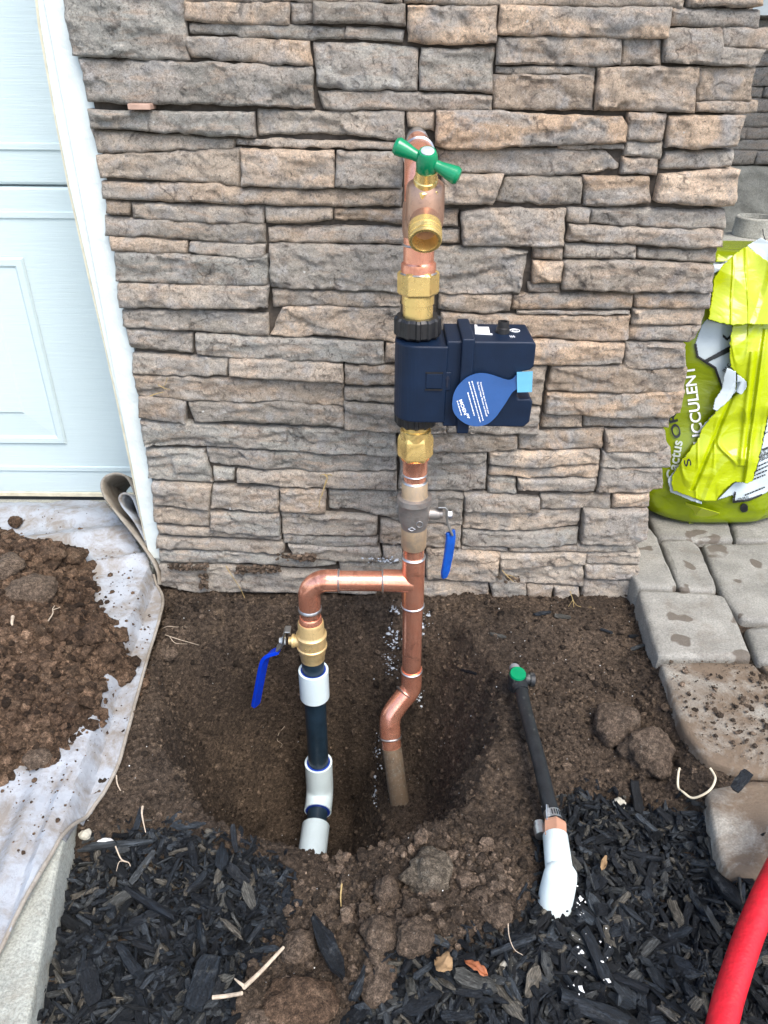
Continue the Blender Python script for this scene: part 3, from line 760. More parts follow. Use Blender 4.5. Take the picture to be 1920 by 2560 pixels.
def plain_rows(parent, x0, x1, z0, z1, Yp, mat, seed, side=None, colr=((.43,.41,.36),(.54,.43,.33)), res=.008, wr=(.09,.3), hr=(.03,.075), amp=1.0, cutoff=None):
    R = random.Random(seed); z = z0
    while z < z1-.01:
        h = min(R.uniform(*hr), z1-z); x = x0
        while x < x1-.005:
            wdt = min(R.uniform(*wr), x1-x)
            if x1-(x+wdt) < .04: wdt = x1-x
            V, F = stone_geom([(x+.001, z+h-.001), (x+wdt-.001, z+h-.001)], [(x+.001, z+.001), (x+wdt-.001, z+.001)], Yp, R.uniform(-.004, .008), R.randrange(900), res, amp)
            if side: V = side(V)
            o = part('stone', (V, F), mat, parent, angle=75); q = R.random(); o.color = (*(np.array(colr[0])*(1-q)+np.array(colr[1])*q), 1); x += wdt
        z += h
plain_rows(pil, -.345, .41, .802, 1.2, WALL, MAT['stone'], 3)
plain_rows(pil, .985, 1.52, 0.03, 1.2, 0, MAT['stone'], 4, side=lambda V: np.column_stack([.392-V[:,1], V[:,0], V[:,2]]))

# ================================================================== GARAGE DOOR AND TRIM
TY = .972
edge = [PY(*p, TY) for p in ((88,-40), (100,60), (140,300), (176,480), (224,690), (262,860), (300,1030), (330,1170), (352,1290), (378,1420))]
tr = thing('door_trim', 'white painted trim board between garage door and stone pillar', 'trim', (-.36, TY, .03))
poly = [(p[0], p[2]) for p in edge]; poly = poly + [(-.318, poly[-1][1]), (-.318, poly[0][1])]
V, F = prism_y(poly, TY, 1.13); bevel(part('trim_board', (V, F), MAT['white_paint'], tr, smooth=False), .0015)
vp = [(p[0]-.0045-.0006*math.sin(k*2.1), p[2]) for k, p in enumerate(edge)] + [(p[0]+.002, p[2]) for p in edge[::-1]]
part('weather_strip', prism_y(vp, TY+.006, 1.13), MAT['cream_vinyl'], tr, smooth=False)
# stucco that laps over the stone ends
mb = MB(); rg_ = np.arange(.05, .80, .006)
edg = np.interp(rg_, [.0, .1, .3, .5, .8], [-.350, -.348, -.342, -.336, -.326]) + .004*fbm(rg_*60, 0*rg_, 0, 8, 3)
Vv = [(-.372, TY-.004, z) for z in rg_] + [(x, TY-.006-.0012*abs(math.sin(z*90)), z) for x, z in zip(edg, rg_)]
n = len(rg_); part('stucco_lip', (Vv, [(i, n+i, n+i+1, i+1) for i in range(n-1)]), MAT['white_paint'], tr)

DY = 1.17
def dz(y): return PY(120, y, DY)[2]
gd = thing('garage_door', 'pale blue-white garage door with raised wood-grain panels', 'garage door', (-.9, DY, .05))
def door_section(z0, z1):
    o = part('door_panel', MB().add(*box(-1.9, -.33, DY, DY+.04, z0+.0015, z1-.0015)), MAT['door'], gd, smooth=False); bevel(o, .004)
    off = OFF[gd.name]
    ins0, ins1 = (z1-z0)*.195, (z1-z0)*.195
    for i in range(3):
        x1 = -.556-i*.50; x0 = x1-.44; Vv = []
        lv = [(0, 0), (.003, .0035), (.012, .0035), (.016, .0005), (.058, .0030), (.062, .0055), (.066, .0055)]
        for d, dep in lv: Vv += [(x, DY-.0008-dep, z) for x, z in ((x0+d, z0+ins0+d), (x1-d, z0+ins0+d), (x1-d, z1-ins1-d), (x0+d, z1-ins1-d))]
        Ff = [(k*4+j, k*4+(j+1) % 4, k*4+4+(j+1) % 4, k*4+4+j) for k in range(len(lv)-1) for j in range(4)] + [tuple(range(4*len(lv)-4, 4*len(lv)))]
        link('raised_panel', mesh_np('raised_panel', np.array(Vv)-off, Ff, MAT['door'], False), o)
    for zz, sg in ((z0+.052, 1), (z1-.040, -1)):
        V, F = bar([(-1.9, DY-.0006, zz), (-.33, DY-.0006, zz)], (0, 0, 1), .010, .004); g = link('raised_line', mesh_np('raised_line', np.array(V)-off, F, MAT['door'], False), o); bevel(g, .0016, 3)
zj, zb = dz(465), dz(1234)
door_section(zb, zj); door_section(zj, zj+(zj-zb)); door_section(2*zj-zb, 3*zj-2*zb)
part('bottom_seal', MB().add(*box(-1.9, -.33, DY+.004, DY+.036, .0351, zb-.001)), MAT['rubber'], gd, smooth=False)
part('bottom_rail', MB().add(*box(-1.9, -.33, DY-.003, DY+.03, zb-.004, zb+.003)), MAT['cream_vinyl'], gd, smooth=False)

# ================================================================== DROP CLOTH AND DUG SOIL
CL_PX = [(-120,1266),(0,1262),(80,1254),(150,1248),(200,1243),(262,1250),(285,1285),(330,1345),(380,1415),(399,1452),(392,1500),(352,1625),(312,1765),(287,1850),(247,1930),(195,2005),(135,2115),(62,2255),(0,2370),(-60,2470),(-400,2470),(-420,1400)]
CL = [PZ(p[0], p[1], .045)[:2] for p in CL_PX]
HEAP = [PZ(p[0], p[1], .06)[:2] for p in ((-420,1330),(-40,1335),(40,1350),(120,1368),(205,1372),(225,1440),(232,1500),(270,1535),(290,1575),(330,1600),(310,1640),(255,1660),(242,1740),(190,1790),(120,1860),(40,1890),(-40,1960),(-420,2000))]
def polydist(x, y, poly):
    d = np.full(np.shape(x), 9.0); n = len(poly)
    for k in range(n):
        a, b = np.array(poly[k]), np.array(poly[(k+1) % n]); ab = b-a
        t = np.clip(((x-a[0])*ab[0]+(y-a[1])*ab[1])/(ab @ ab), 0, 1); d = np.minimum(d, np.hypot(x-a[0]-t*ab[0], y-a[1]-t*ab[1]))
    return np.where(inside(x, y, poly), d, -d)
def cloth_z(x, y):
    ex = np.interp(y, [p[1] for p in sl_edge[::-1]], [p[0] for p in sl_edge[::-1]])
    over = np.clip(x-ex+.004, 0, .2)
    z = .040 - 2.2*over**1.25*4
    z = np.maximum(z, .012)
    rid = lambda c, s: np.exp(-((c)/s)**2)
    # long folds running with the right hand edge, and two cross folds near the door
    e = x-(-.368+.10*(.92-y))
    front = sstep((.66-y)/.2)
    z = z + front*(.012*rid(e+.045, .012)+.010*rid(e+.085, .012)+.008*rid(e+.02, .006))
    back = sstep((y-.85)/.1)
    z = z + back*(.022*rid((y-1.02)-.25*(x+.5), .035)+.014*rid((y-.95)-.35*(x+.45), .014)+.012*rid((y-1.1)+.1*(x+.5), .03))
    z = z + .004*fbm(x*12, y*12, 0, 21, 3) + .0012*fbm(x*50, y*50, 0, 22, 2)
    return z
def heap_z(x, y):
    d = polydist(x, y, HEAP); t = np.clip(d/.14, 0, 1)
    return cloth_z(x, y) + .075*np.sin(t*np.pi/2) + np.where(d > 0, .006, -.008)
def poly_grid(poly, s, zf):
    P = np.array(poly); x = np.arange(P[:,0].min(), P[:,0].max(), s); y = np.arange(P[:,1].min(), P[:,1].max(), s)
    X, Y = np.meshgrid(x, y); Z = zf(X, Y); cx, cy = X[:-1,:-1]+s/2, Y[:-1,:-1]+s/2
    m = inside(cx, cy, poly); i = np.arange(X.size).reshape(X.shape)
    F = np.stack([i[:-1,:-1][m], i[:-1,1:][m], i[1:,1:][m], i[1:,:-1][m]], -1)
    us, inv = np.unique(F, return_inverse=True); V = np.stack([X, Y, Z], -1).reshape(-1, 3)[us]
    return V, inv.reshape(F.shape)
V, F = poly_grid(CL, .0032, cloth_z)
dc = thing('drop_cloth', 'dirty white canvas drop cloth spread on the driveway under dug soil', 'drop cloth', (-.5, .9, .035))
solidify(part('cloth_sheet', (V, F), MAT['cloth'], dc), .0018)
hem = [(p[0], p[1]) for p in CL_PX[8:20]]
hp = smooth_path([np.r_[CLp, 0] for CLp in CL[8:20]], 8); hp = [np.array([p[0], p[1], float(cloth_z(p[0]-.002, p[1]))+.0004]) for p in hp]
part('hem', tube(hp, .0022, 8), MAT['cloth_hem'], dc)
# the end of the cloth stood up and curled against the trim
def ribbon(px, Ys, depth, name, mat, lift=0):
    a = smooth_path([PY(p[0], p[1], y) for p, y in zip(px, Ys)], 7); n = len(a); V = []; m = 6
    for j in range(m):
        for i, p in enumerate(a):
            t = j/(m-1); V.append(p + np.array([.006*t*math.sin(i*.35+1), depth*t, lift*t+.004*math.sin(i*.6+t*2)*t]))
    F = [(j*n+i, j*n+i+1, (j+1)*n+i+1, (j+1)*n+i) for j in range(m-1) for i in range(n-1)]
    return solidify(part(name, (V, F), mat, dc), .0032, 0)
ribbon(((396,1462),(391,1425),(365,1378),(325,1325),(285,1275),(260,1240),(253,1212),(262,1193),(283,1184),(305,1186),(322,1200),(338,1235)), (.94,.948,.958,.985,1.01,1.03,1.04,1.045,1.048,1.048,1.046,1.04), .095, 'curled_edge', MAT['cloth_hem'], -.072)
ribbon(((390,1415),(372,1372),(352,1330),(330,1295),(308,1268),(298,1248),(303,1236),(318,1234),(332,1246),(342,1270),(352,1300)), (.963,.972,.985,1.0,1.01,1.015,1.018,1.02,1.02,1.015,1.01), .08, 'inner_fold', MAT['cloth'], -.058)
_hc = np.mean(HEAP, 0); HEAP2 = [tuple(p+(p-_hc)/np.linalg.norm(p-_hc)*.03) for p in HEAP]
V, F = poly_grid(HEAP2, .003, lambda x, y: heap_z(x, y) + np.where(polydist(x, y, HEAP) < 0, polydist(x, y, HEAP)*.8, 0) + .012*fbm(x*30, y*30, 0, 41, 4) + .006*worley(x*60, y*60, 5)[1]*np.clip(.8-worley(x*60, y*60, 5)[0], 0, 1) + .004*worley(x*140, y*140, 6)[1]*np.clip(.8-worley(x*140, y*140, 6)[0], 0, 1))
hs = solo('soil_heap', (V, F), MAT['soil_red'], 'heap of loose reddish brown soil piled on the drop cloth', kind='stuff')

def rand_in(poly, n, bias=None):
    P = np.array(poly); out = np.zeros((0, 2))
    while len(out) < n:
        q = RNG.uniform(P.min(0), P.max(0), (n*2, 2)); q = q[inside(q[:,0], q[:,1], poly)]; out = np.concatenate([out, q])
    return out[:n]
heapv = [p for p in [tuple(p) for p in HEAP]]
vis = [PZ(p[0], p[1], .06)[:2] for p in ((-80,1330),(40,1345),(120,1362),(205,1366),(235,1440),(240,1500),(275,1535),(300,1575),(340,1600),(315,1650),(262,1665),(250,1745),(190,1800),(120,1870),(40,1900),(-80,1970))]
_vc = np.mean(vis, 0); vis = [tuple(np.array(p)+(np.array(p)-_vc)/np.linalg.norm(np.array(p)-_vc)*.010) for p in vis]
q = rand_in(vis, 20000); sz = np.clip(RNG.lognormal(math.log(.0016), .68, len(q)), .0007, .010)
z = heap_z(q[:,0], q[:,1]) + .012*fbm(q[:,0]*30, q[:,1]*30, 0, 41, 4) + sz*.35
V, F = scatter(np.column_stack([q, z]), sz, 1, .36, .85, 14)
solo('soil_crumbs', (V, F), MAT['soil_red'], 'loose crumbs of brown soil covering the heap on the cloth', kind='stuff')
# crumbs strewn over the cloth
q = np.concatenate([rand_in([PZ(*p, .045)[:2] for p in ((150,1380),(330,1370),(392,1480),(345,1640),(300,1700),(240,1700),(220,1500))], 360), rand_in([PZ(*p, .045)[:2] for p in ((240,1700),(300,1720),(230,1930),(120,2080),(20,2200),(0,1960),(120,1880))], 220), rand_in([PZ(*p, .045)[:2] for p in ((0,1280),(230,1275),(230,1350),(60,1350),(0,1340))], 60)])
sz = np.clip(RNG.lognormal(math.log(.00055), .75, len(q)), .00025, .0042); z = cloth_z(q[:,0], q[:,1])+sz*.3
V, F = scatter(np.column_stack([q, z]), sz, 1, .3, .7); solo('scattered_crumbs', (V, F), MAT['soil_red'], 'small soil crumbs strewn over the white cloth', kind='stuff')
# crumbs over the bed
q = np.column_stack([RNG.uniform(-.42, .43, 90000), RNG.uniform(.30, .955, 90000)]); q = q[~(inside(q[:,0], q[:,1], MULCH_L) | inside(q[:,0], q[:,1], MULCH_R))]
gx = (soil_z(q[:,0]+.004, q[:,1], False)-soil_z(q[:,0]-.004, q[:,1], False))/.008; gy = (soil_z(q[:,0], q[:,1]+.004, False)-soil_z(q[:,0], q[:,1]-.004, False))/.008
sl_ = np.sqrt(1+gx*gx+gy*gy); keep = RNG.random(len(q)) < sl_/3.2*(.4+.6*sstep((fbm(q[:,0]*7, q[:,1]*7, 0, 31, 2)+.5)/.8)); q = q[keep]
sz = np.clip(RNG.lognormal(math.log(.00135), .55, len(q)), .0006, .0072); z = soil_z(q[:,0], q[:,1])+sz*.25
V, F = scatter(np.column_stack([q, z]), sz, 1, .30, .85, 12); solo('soil_crumbs', (V, F), MAT['soil'], 'loose crumbs of dark soil lying over the bed and in the hole', kind='stuff')
q = np.column_stack([RNG.normal(.05, .06, 1700), RNG.normal(.43, .045, 1700)]); q = q[(q[:,1] < .50) & (q[:,1] > .31)]; q = q[RNG.random(len(q)) < .3+.9*sstep(fbm(q[:,0]*22, q[:,1]*22, 0, 91, 2)+.4)]; sz = np.clip(RNG.lognormal(math.log(.0017), .7, len(q)), .0007, .0085); z = soil_z(q[:,0], q[:,1])+sz*.2
V, F = scatter(np.column_stack([q, z]), sz, 2, .42, .85, 14); solo('soil_lumps', (V, F), MAT['clod'], 'crumbly brown soil lumps in front of the hole', kind='stuff')
# dirt over the dirty pavers and the stone ledges
q = rand_in([ipt(p) for p in ((370,1110),(1000,1120),(1200,1400),(1300,1870),(700,1780),(540,1540))], 900); sz = np.clip(RNG.lognormal(math.log(.0005), .8, len(q)), .00025, .0045)
V, F = scatter(np.column_stack([q, np.full(len(q), PT+.001)]), sz, 1, .3, .7); solo('paver_dirt', (V, F), MAT['clod'], 'soil crumbs scattered on the dirty edge pavers', kind='stuff')
led = []
for (x0, y0, x1, y1, n) in ((420,1410,520,1425,90), (590,1415,700,1432,110), (690,1385,790,1402,70), (500,1436,518,1470,50), (1230,1440,1300,1455,20)):
    for _ in range(n): p = PY(random.uniform(x0, x1), random.uniform(y0, y1), WALL-.010); led.append(p)
V, F = scatter(np.array(led), RNG.uniform(.0012, .004, len(led)), 1, .3, .8); solo('ledge_dirt', (V, F), MAT['clod'], 'soil crumbs caught on the lowest stone ledges', kind='stuff')
# white grains and bluish splatter
q = np.column_stack([RNG.uniform(-.36, .40, 420), RNG.uniform(.34, .93, 420)]); sz = np.clip(RNG.lognormal(math.log(.00034), .5, 420), .00015, .0009)
V, F = scatter(np.column_stack([q, soil_z(q[:,0], q[:,1])+.001]), sz, 1, .3, .8); solo('white_grains', (V, F), MAT['flake'], 'tiny white grains sprinkled through the soil', kind='stuff')
fl = []
for (px, py, rx, ry, n) in ((985,1600,22,30,70), (975,1660,20,40,60), (985,1530,12,10,25), (1060,1570,14,30,25), (945,1880,12,40,40), (1050,1745,12,25,20), (938,1985,6,30,40), (960,1400,40,8,60), (1070,1540,8,8,12)):
    for _ in range(n): fl.append((random.gauss(px, rx*.5), random.gauss(py, ry*.5)))
def on_soil(px, py, lift=0.0):
    d = ray(px, py); lo, hi = .05, 2.2
    ts = np.linspace(.25, 1.9, 260); P = CAM+d*ts[:,None]; h = P[:,2]-soil_z(P[:,0], P[:,1], False); k = np.argmax(h < 0)
    t = ts[k] if k else (0-CAMH)/d[2]
    if k:
        a, b = ts[k-1], ts[k]
        for _ in range(12):
            m = (a+b)/2; p = CAM+d*m
            if p[2] < soil_z(p[0], p[1], False): b = m
            else: a = m
        t = (a+b)/2
    p = CAM+d*t; return np.array([p[0], p[1], float(soil_z(p[0], p[1]))+lift])
P = np.array([PY(x, y, WALL-.012) if y < 1450 else on_soil(x, y, .0015) for x, y in fl])
V, F = scatter(P, np.clip(RNG.lognormal(math.log(.0009), .6, len(P)), .0004, .0034), 1, .6, .5); solo('splatter_flakes', (V, F), MAT['glue_flake'], 'bluish white splatter flakes behind the copper pipe', kind='stuff')

# ---- named clods and rocks
def rock(name, px, py, wpx, label, cat, mat, hgt=.75, seed=0, amp=.22, on=None, sub=4, asp=1.0, group=None):
    p = np.array(on) if on is not None else on_soil(px, py)
    zc = (p[1]*math.cos(PITCH)+(CAMH-p[2])*math.sin(PITCH)); r = wpx*zc/FPX/2
    V, F = lump(sub, seed, amp, 1.1, 4); n2 = fbm(V[:,0]*7, V[:,1]*7, V[:,2]*7, seed, 3); V = V*(1+.10*n2)[:, None]
    V = V*np.array([r, r*asp, r*hgt]); V[:,2] += r*hgt*.45; V += p
    return solo(name, (V, F), mat, label, cat, group, angle=None)
rock('soil_clod', 1535, 1835, 112, 'rounded brown clod, upper of two by the edge pavers', 'clod', MAT['clod'], .85, 3)
rock('soil_clod', 1612, 1905, 120, 'largest angular brown clod beside the edge pavers', 'clod', MAT['clod'], .85, 5, .3)
rock('rock', 1062, 2195, 108, 'grey-brown rock with a pale top on the front lip of the hole', 'rock', MAT['rock'], .7, 8, .28)
rock('soil_clod', 968, 2245, 72, 'upright grey clod just left of the pale topped rock', 'clod', MAT['clod'], 1.0, 9, .28, asp=1.2)
rock('soil_clod', 952, 2345, 92, 'left clod of the touching pair in front of the hole', 'clod', MAT['clod'], .8, 12, .25)
rock('soil_clod', 1032, 2358, 92, 'right clod of the touching pair in front of the hole', 'clod', MAT['clod'], .8, 14, .28)
rock('soil_clod', 748, 2385, 92, 'round brown clod left of the large upright wood chip', 'clod', MAT['clod'], .8, 15, .22)
rock('soil_clod', 950, 2468, 105, 'lone grey clod among black chips below the touching pair', 'clod', MAT['clod'], .8, 17, .24)
rock('soil_clod', 745, 2520, 150, 'crumbly reddish clod at the bottom edge of the picture', 'clod', MAT['soil_red'], .5, 18, .3, asp=.8)
rock('soil_clod', 640, 2560, 70, 'smooth pinkish brown clod under the snapped white stick', 'clod', MAT['clod'], .6, 19, .15)
rock('soil_clod', 1240, 2290, 70, 'low crumbly clod beside the black mulch near the white elbow', 'clod', MAT['clod'], .5, 20, .3)
rock('rock', 175, 2120, 45, 'small tan stone wedged beside the cloth edge', 'rock', MAT['pale_rock'], .6, 22, .3, asp=.6)
rock('rock', 216, 2098, 30, 'small round grey stone above the black mulch on the left', 'rock', MAT['pale_rock'], .9, 23, .2)
rock('rock', 265, 2118, 40, 'knobbly white stone touching the longest black chip', 'rock', MAT['flake'], .6, 24, .3, asp=.5)
rock('rock', 1255, 2432, 55, 'knobbly pale stone on the black mulch near the bottom', 'rock', MAT['pale_rock'], .6, 25, .35, asp=.7)
rock('rock', 1265, 2545, 45, 'bluish white pebble at the bottom edge of the mulch', 'rock', MAT['flake'], .6, 26, .25)
rock('rock', 1545, 2020, 30, 'square tan pebble at the top of the right mulch', 'rock', MAT['pale_rock'], .7, 27, .3)
rock('soil_clod', 1320, 1840, 48, 'small round clod right of the black irrigation tube', 'clod', MAT['clod'], .6, 28, .2)
rock('soil_clod', 422, 1640, 44, 'flat grey clod under the forked root', 'clod', MAT['clod'], .6, 29, .2)
def on_heap(px, py):
    d = ray(px, py); ts = np.linspace(.5, 1.6, 400); P = CAM+d*ts[:,None]; k = np.argmax(P[:,2] < heap_z(P[:,0], P[:,1])); return P[k]
rock('soil_clod', 232, 1592, 66, 'biggest brown clod at the front rim of the heap', 'clod', MAT['soil_red'], .9, 31, .22, on=on_heap(232, 1597))
rock('soil_clod', 298, 1590, 52, 'brown clod at the tip of the heap nearest the cloth edge', 'clod', MAT['soil_red'], .8, 32, .3, on=on_heap(298, 1595))
rock('soil_clod', 272, 1632, 50, 'brown clod just below the heap tip on the cloth', 'clod', MAT['soil_red'], .8, 33, .25, on=on_heap(272, 1636))
rock('soil_clod', 42, 1304, 36, 'lone dark clod on the white cloth near the door', 'clod', MAT['soil_red'], .8, 34, .25, on=PZ(42, 1308, .045))
rock('soil_clod', 80, 1480, 120, 'large smooth cracked lump on top of the heap', 'clod', MAT['clod'], .5, 35, .15, on=on_heap(80, 1490))
rock('soil_clod', 15, 1420, 90, 'smooth grey-brown lump at the left edge of the picture', 'clod', MAT['clod'], .5, 36, .18, on=on_heap(15, 1425))
rock('soil_clod', 130, 1385, 62, 'reddish clod at the back rim of the heap', 'clod', MAT['soil_red'], .7, 37, .25, on=on_heap(130, 1392))
rock('soil_clod', 182, 1395, 48, 'round grey-brown clod at the back corner of the heap', 'clod', MAT['soil_red'], .8, 38, .2, on=on_heap(182, 1400))
rock('soil_clod', 214, 1438, 36, 'dark red clod on the right rim of the heap', 'clod', MAT['soil_red'], .9, 39, .2, on=on_heap(214, 1442))
rock('soil_clod', 95, 1895, 66, 'flat dark lump lying on the cloth below the heap', 'clod', MAT['clod'], .4, 40, .18, on=PZ(95, 1898, .05))

# ================================================================== MULCH
def chip_mesh(seed, L, W, T, sharp=.5):
    R = random.Random(seed); V = []; st = 6; cs = 6
    for i in range(st):
        t = i/(st-1); wf = (1-abs(2*t-1)**3*sharp)*R.uniform(.82, 1.1); x = (t-.5)*L*(1+R.uniform(-.03, .03)); bend = .06*L*math.sin(t*3+seed)
        for k in range(cs):
            a = 2*math.pi*k/cs+.5; V.append((x+R.uniform(-.05, .05)*L*(i in (0, st-1)), W/2*wf*math.copysign(abs(math.cos(a))**.6, math.cos(a))+R.uniform(-.06, .06)*W+bend*.3, T/2*math.copysign(abs(math.sin(a))**.7, math.sin(a))*R.uniform(.45, 1.3)+bend*.2))
    F = [(i*cs+k, i*cs+(k+1) % cs, (i+1)*cs+(k+1) % cs, (i+1)*cs+k) for i in range(st-1) for k in range(cs)] + [tuple(range(cs-1, -1, -1)), tuple(range((st-1)*cs, st*cs))]
    return np.array(V), F
CHIPS = [chip_mesh(i, 1.0, random.choice((.12, .16, .2, .26, .32, .42)), random.uniform(.10, .22), random.choice((.15, .4, .85))) for i in range(18)]
def set_grain(me, V): me.attributes.new('grain', 'FLOAT_VECTOR', 'POINT').data.foreach_set('vector', np.asarray(V, np.float32).ravel())
def set_tint(me, vals):
    at = me.attributes.new('tint', 'FLOAT', 'POINT'); at.data.foreach_set('value', np.asarray(vals, np.float32))
def orient(n, tilt=.42):
    a = RNG.uniform(0, 2*np.pi, n); b = RNG.normal(0, tilt, n); c = RNG.normal(0, tilt*1.3, n); return a, b, c
def eul(a, b, c): return np.array(Matrix.Rotation(a, 3, 'Z') @ Matrix.Rotation(b, 3, 'Y') @ Matrix.Rotation(c, 3, 'X'))
chipbed = []
nL, nR = 3600, 6400
qa = np.concatenate([rand_in([tuple(p) for p in MULCH_L], nL), rand_in([tuple(p) for p in MULCH_R], nR)])
qa = qa + RNG.normal(0, .0045, qa.shape)
dd = np.where(np.arange(len(qa)) < nL, polydist(qa[:,0], qa[:,1], [tuple(p) for p in MULCH_L]), polydist(qa[:,0], qa[:,1], [tuple(p) for p in MULCH_R]))
near = np.clip((.62-qa[:,1])/.3, 0, 1)
LL = RNG.lognormal(np.log(.0100+.0072*near), .45); LL = np.clip(LL, .0035, .036)
lay = RNG.random(len(qa)); order = np.argsort(-(LL*(.5+.5*lay)))
zz = soil_z(qa[:,0], qa[:,1], False)+.003+lay*np.clip(dd/.03, .15, 1)*.012
VV, FF, tints, GG = [], [], [], []; o0 = 0
A, B, Cc = orient(len(qa))
big = set(order[:286].tolist())
for k in range(len(qa)):
    if k in big: continue
    V, F = CHIPS[k % 18]; W = (V*LL[k]) @ eul(A[k], B[k], Cc[k]).T + np.array([qa[k,0], qa[k,1], zz[k]])
    GG.append(V+random.random()*9); VV.append(W); FF += [tuple(i+o0 for i in f) for f in F]; o0 += len(V); tints += [random.random()]*len(V)
VV = np.concatenate(VV); me = mesh_np('bark_mulch', VV, FF, MAT['mulch'], True, 25); set_tint(me, tints); set_grain(me, np.concatenate(GG))
tag(link('bark_mulch', me), 'bed of small black bark chips around the white elbow and left of the hole', kind='stuff')
cm = []
for i, (V, F) in enumerate(CHIPS): m = mesh_np('wood_chip', V, F, MAT['mulch'], True, 25); set_tint(m, [i/18]*len(V)); set_grain(m, V+i*3.1); cm.append(m)
def chip_zone(x, y, left):
    px, py = PXY(x, y, 0)
    if left: return 'on the left mulch, ' + ('along its top edge' if py < 2190 else 'against the concrete slab' if px < 230 else 'beside the brown soil mound' if px > 520 else 'near the bottom' if py > 2400 else 'in its middle')
    if px > 1650: return 'on the right mulch, ' + ('below the dirty pavers' if py < 2250 else 'beside the red hose')
    if px > 1400: return 'on the right mulch, ' + ('right of the hose clamp' if py < 2130 else 'right of the white elbow' if py < 2330 else 'under the white elbow')
    return 'on the right mulch, ' + ('left of the white elbow' if px > 1200 else 'in front of the brown clods')
THIN = {i for i, (V, F) in enumerate(CHIPS) if np.ptp(V[:,1]) < .27}
for k in order[:286]:
    k = int(k); o = link('wood_chip', cm[k % 18], None, (qa[k,0], qa[k,1], zz[k]+.003)); o.scale = (LL[k],)*3
    o.rotation_euler = Matrix(eul(A[k], B[k]*.7, Cc[k]*.7).tolist()).to_euler()
    zn = chip_zone(qa[k,0], qa[k,1], k < nL); sz_w = 'large' if LL[k] > .030 else ('thin' if k % 18 in THIN else 'small')
    tag(o, f'{sz_w} black charred wood chip {zn}', 'wood chip', f'black chips {zn}')
def chip_px(p, q, wpx, thick, label, seed, lift=.014, sharp=.4, z1=None):
    a, b = on_soil(*p, lift), on_soil(*q, lift if z1 is None else z1); L = np.linalg.norm(b-a); V, F = chip_mesh(seed, L, wpx*.37e-3, thick, sharp)
    d = (b-a)/L; s = np.cross([0, 0, 1.0], d); s /= np.linalg.norm(s); n = np.cross(d, s)
    W = (a+b)/2 + V[:, :1]*d + V[:, 1:2]*s + V[:, 2:]*n; c = W.mean(0)
    me = mesh_np('wood_chip', (V @ np.eye(3)), F, MAT['mulch'], True, 25); set_tint(me, [.3+seed*.05]*len(V)); set_grain(me, V/L+seed)
    o = link('wood_chip', me); o.matrix_world = Matrix(np.column_stack([d, s, n]).tolist()).to_4x4(); o.location = (a+b)/2
    return tag(o, label, 'wood chip')
chip_px((140,2155),(385,2125), 24, .006, 'longest black chip, lying flat along the top of the left mulch', 1, .012, .7)
chip_px((785,2335),(865,2480), 44, .009, 'large grey-black chip leaning upright beside the round clod', 2, .022, .7)
chip_px((325,2250),(450,2335), 22, .008, 'pale grey stick-like chip in the middle of the left mulch', 4, .020, .2)
chip_px((540,2425),(490,2555), 62, .008, 'broad flat chip at the bottom of the left mulch', 5, .022, .2)
chip_px((225,2440),(250,2540), 44, .009, 'thick grey chip standing left of the broad flat one', 6, .020, .3)
chip_px((310,2400),(365,2475), 26, .009, 'brown-black grooved chip left of the broad flat one', 3, .020, .3)
chip_px((1760,2205),(1845,2300), 46, .009, 'long grey chip pointing at the red hose', 7, .018, .8)
chip_px((1450,2365),(1515,2495), 34, .009, 'straight black chip splashed with white paint below the elbow', 8, .022, .15)
chip_px((1395,2520),(1560,2590), 46, .009, 'wide black chip at the bottom under the paint splashed one', 9, .018, .3)
chip_px((1130,2465),(1235,2500), 44, .009, 'wide black chip below the orange leaf', 10, .018, .4)
chip_px((1220,2405),(1330,2375), 20, .007, 'narrow black chip lying beside the thin pale root', 11, .014, .4)
chip_px((1800,2060),(1840,2020), 38, .004, 'flat grey chip lying on the dirty corner paver', 12, .055, .2)
for k, (a, b, wp, lb) in enumerate((((1335,1545),(1375,1535),22,'black chip at the foot of the wall, left of a pair'),((1385,1545),(1425,1548),26,'black chip at the foot of the wall, right of a pair'),((1225,1590),(1265,1598),16,'slim black chip in the soil below the wall'),((1575,1632),(1608,1622),18,'slim black chip against the corner paver'),((1570,1600),(1595,1596),16,'short black chip against the corner paver'),((1500,1580),(1530,1590),12,'thin black chip in the soil before the corner paver'),((1150,1680),(1190,1690),14,'thin black chip in the soil behind the green cap'))): chip_px(a, b, wp, .004, lb, 20+k, .003, .4)
# dabs of white paint on and below the splashed chip
fl = [(random.gauss(1490+random.choice((-55,-60,0,10)), 10), random.gauss(2440, 40)) for _ in range(22)] + [(random.gauss(1440, 8), random.gauss(2300, 25)) for _ in range(14)]
P = np.array([on_soil(x, y, .027) for x, y in fl]); V, F = scatter(P, np.clip(RNG.lognormal(math.log(.0006), .6, len(P)), .0003, .0022), 1, .8, .4); solo('paint_flecks', (V, F), MAT['flake'], 'white paint flecks spilled on the mulch below the elbow', kind='stuff')

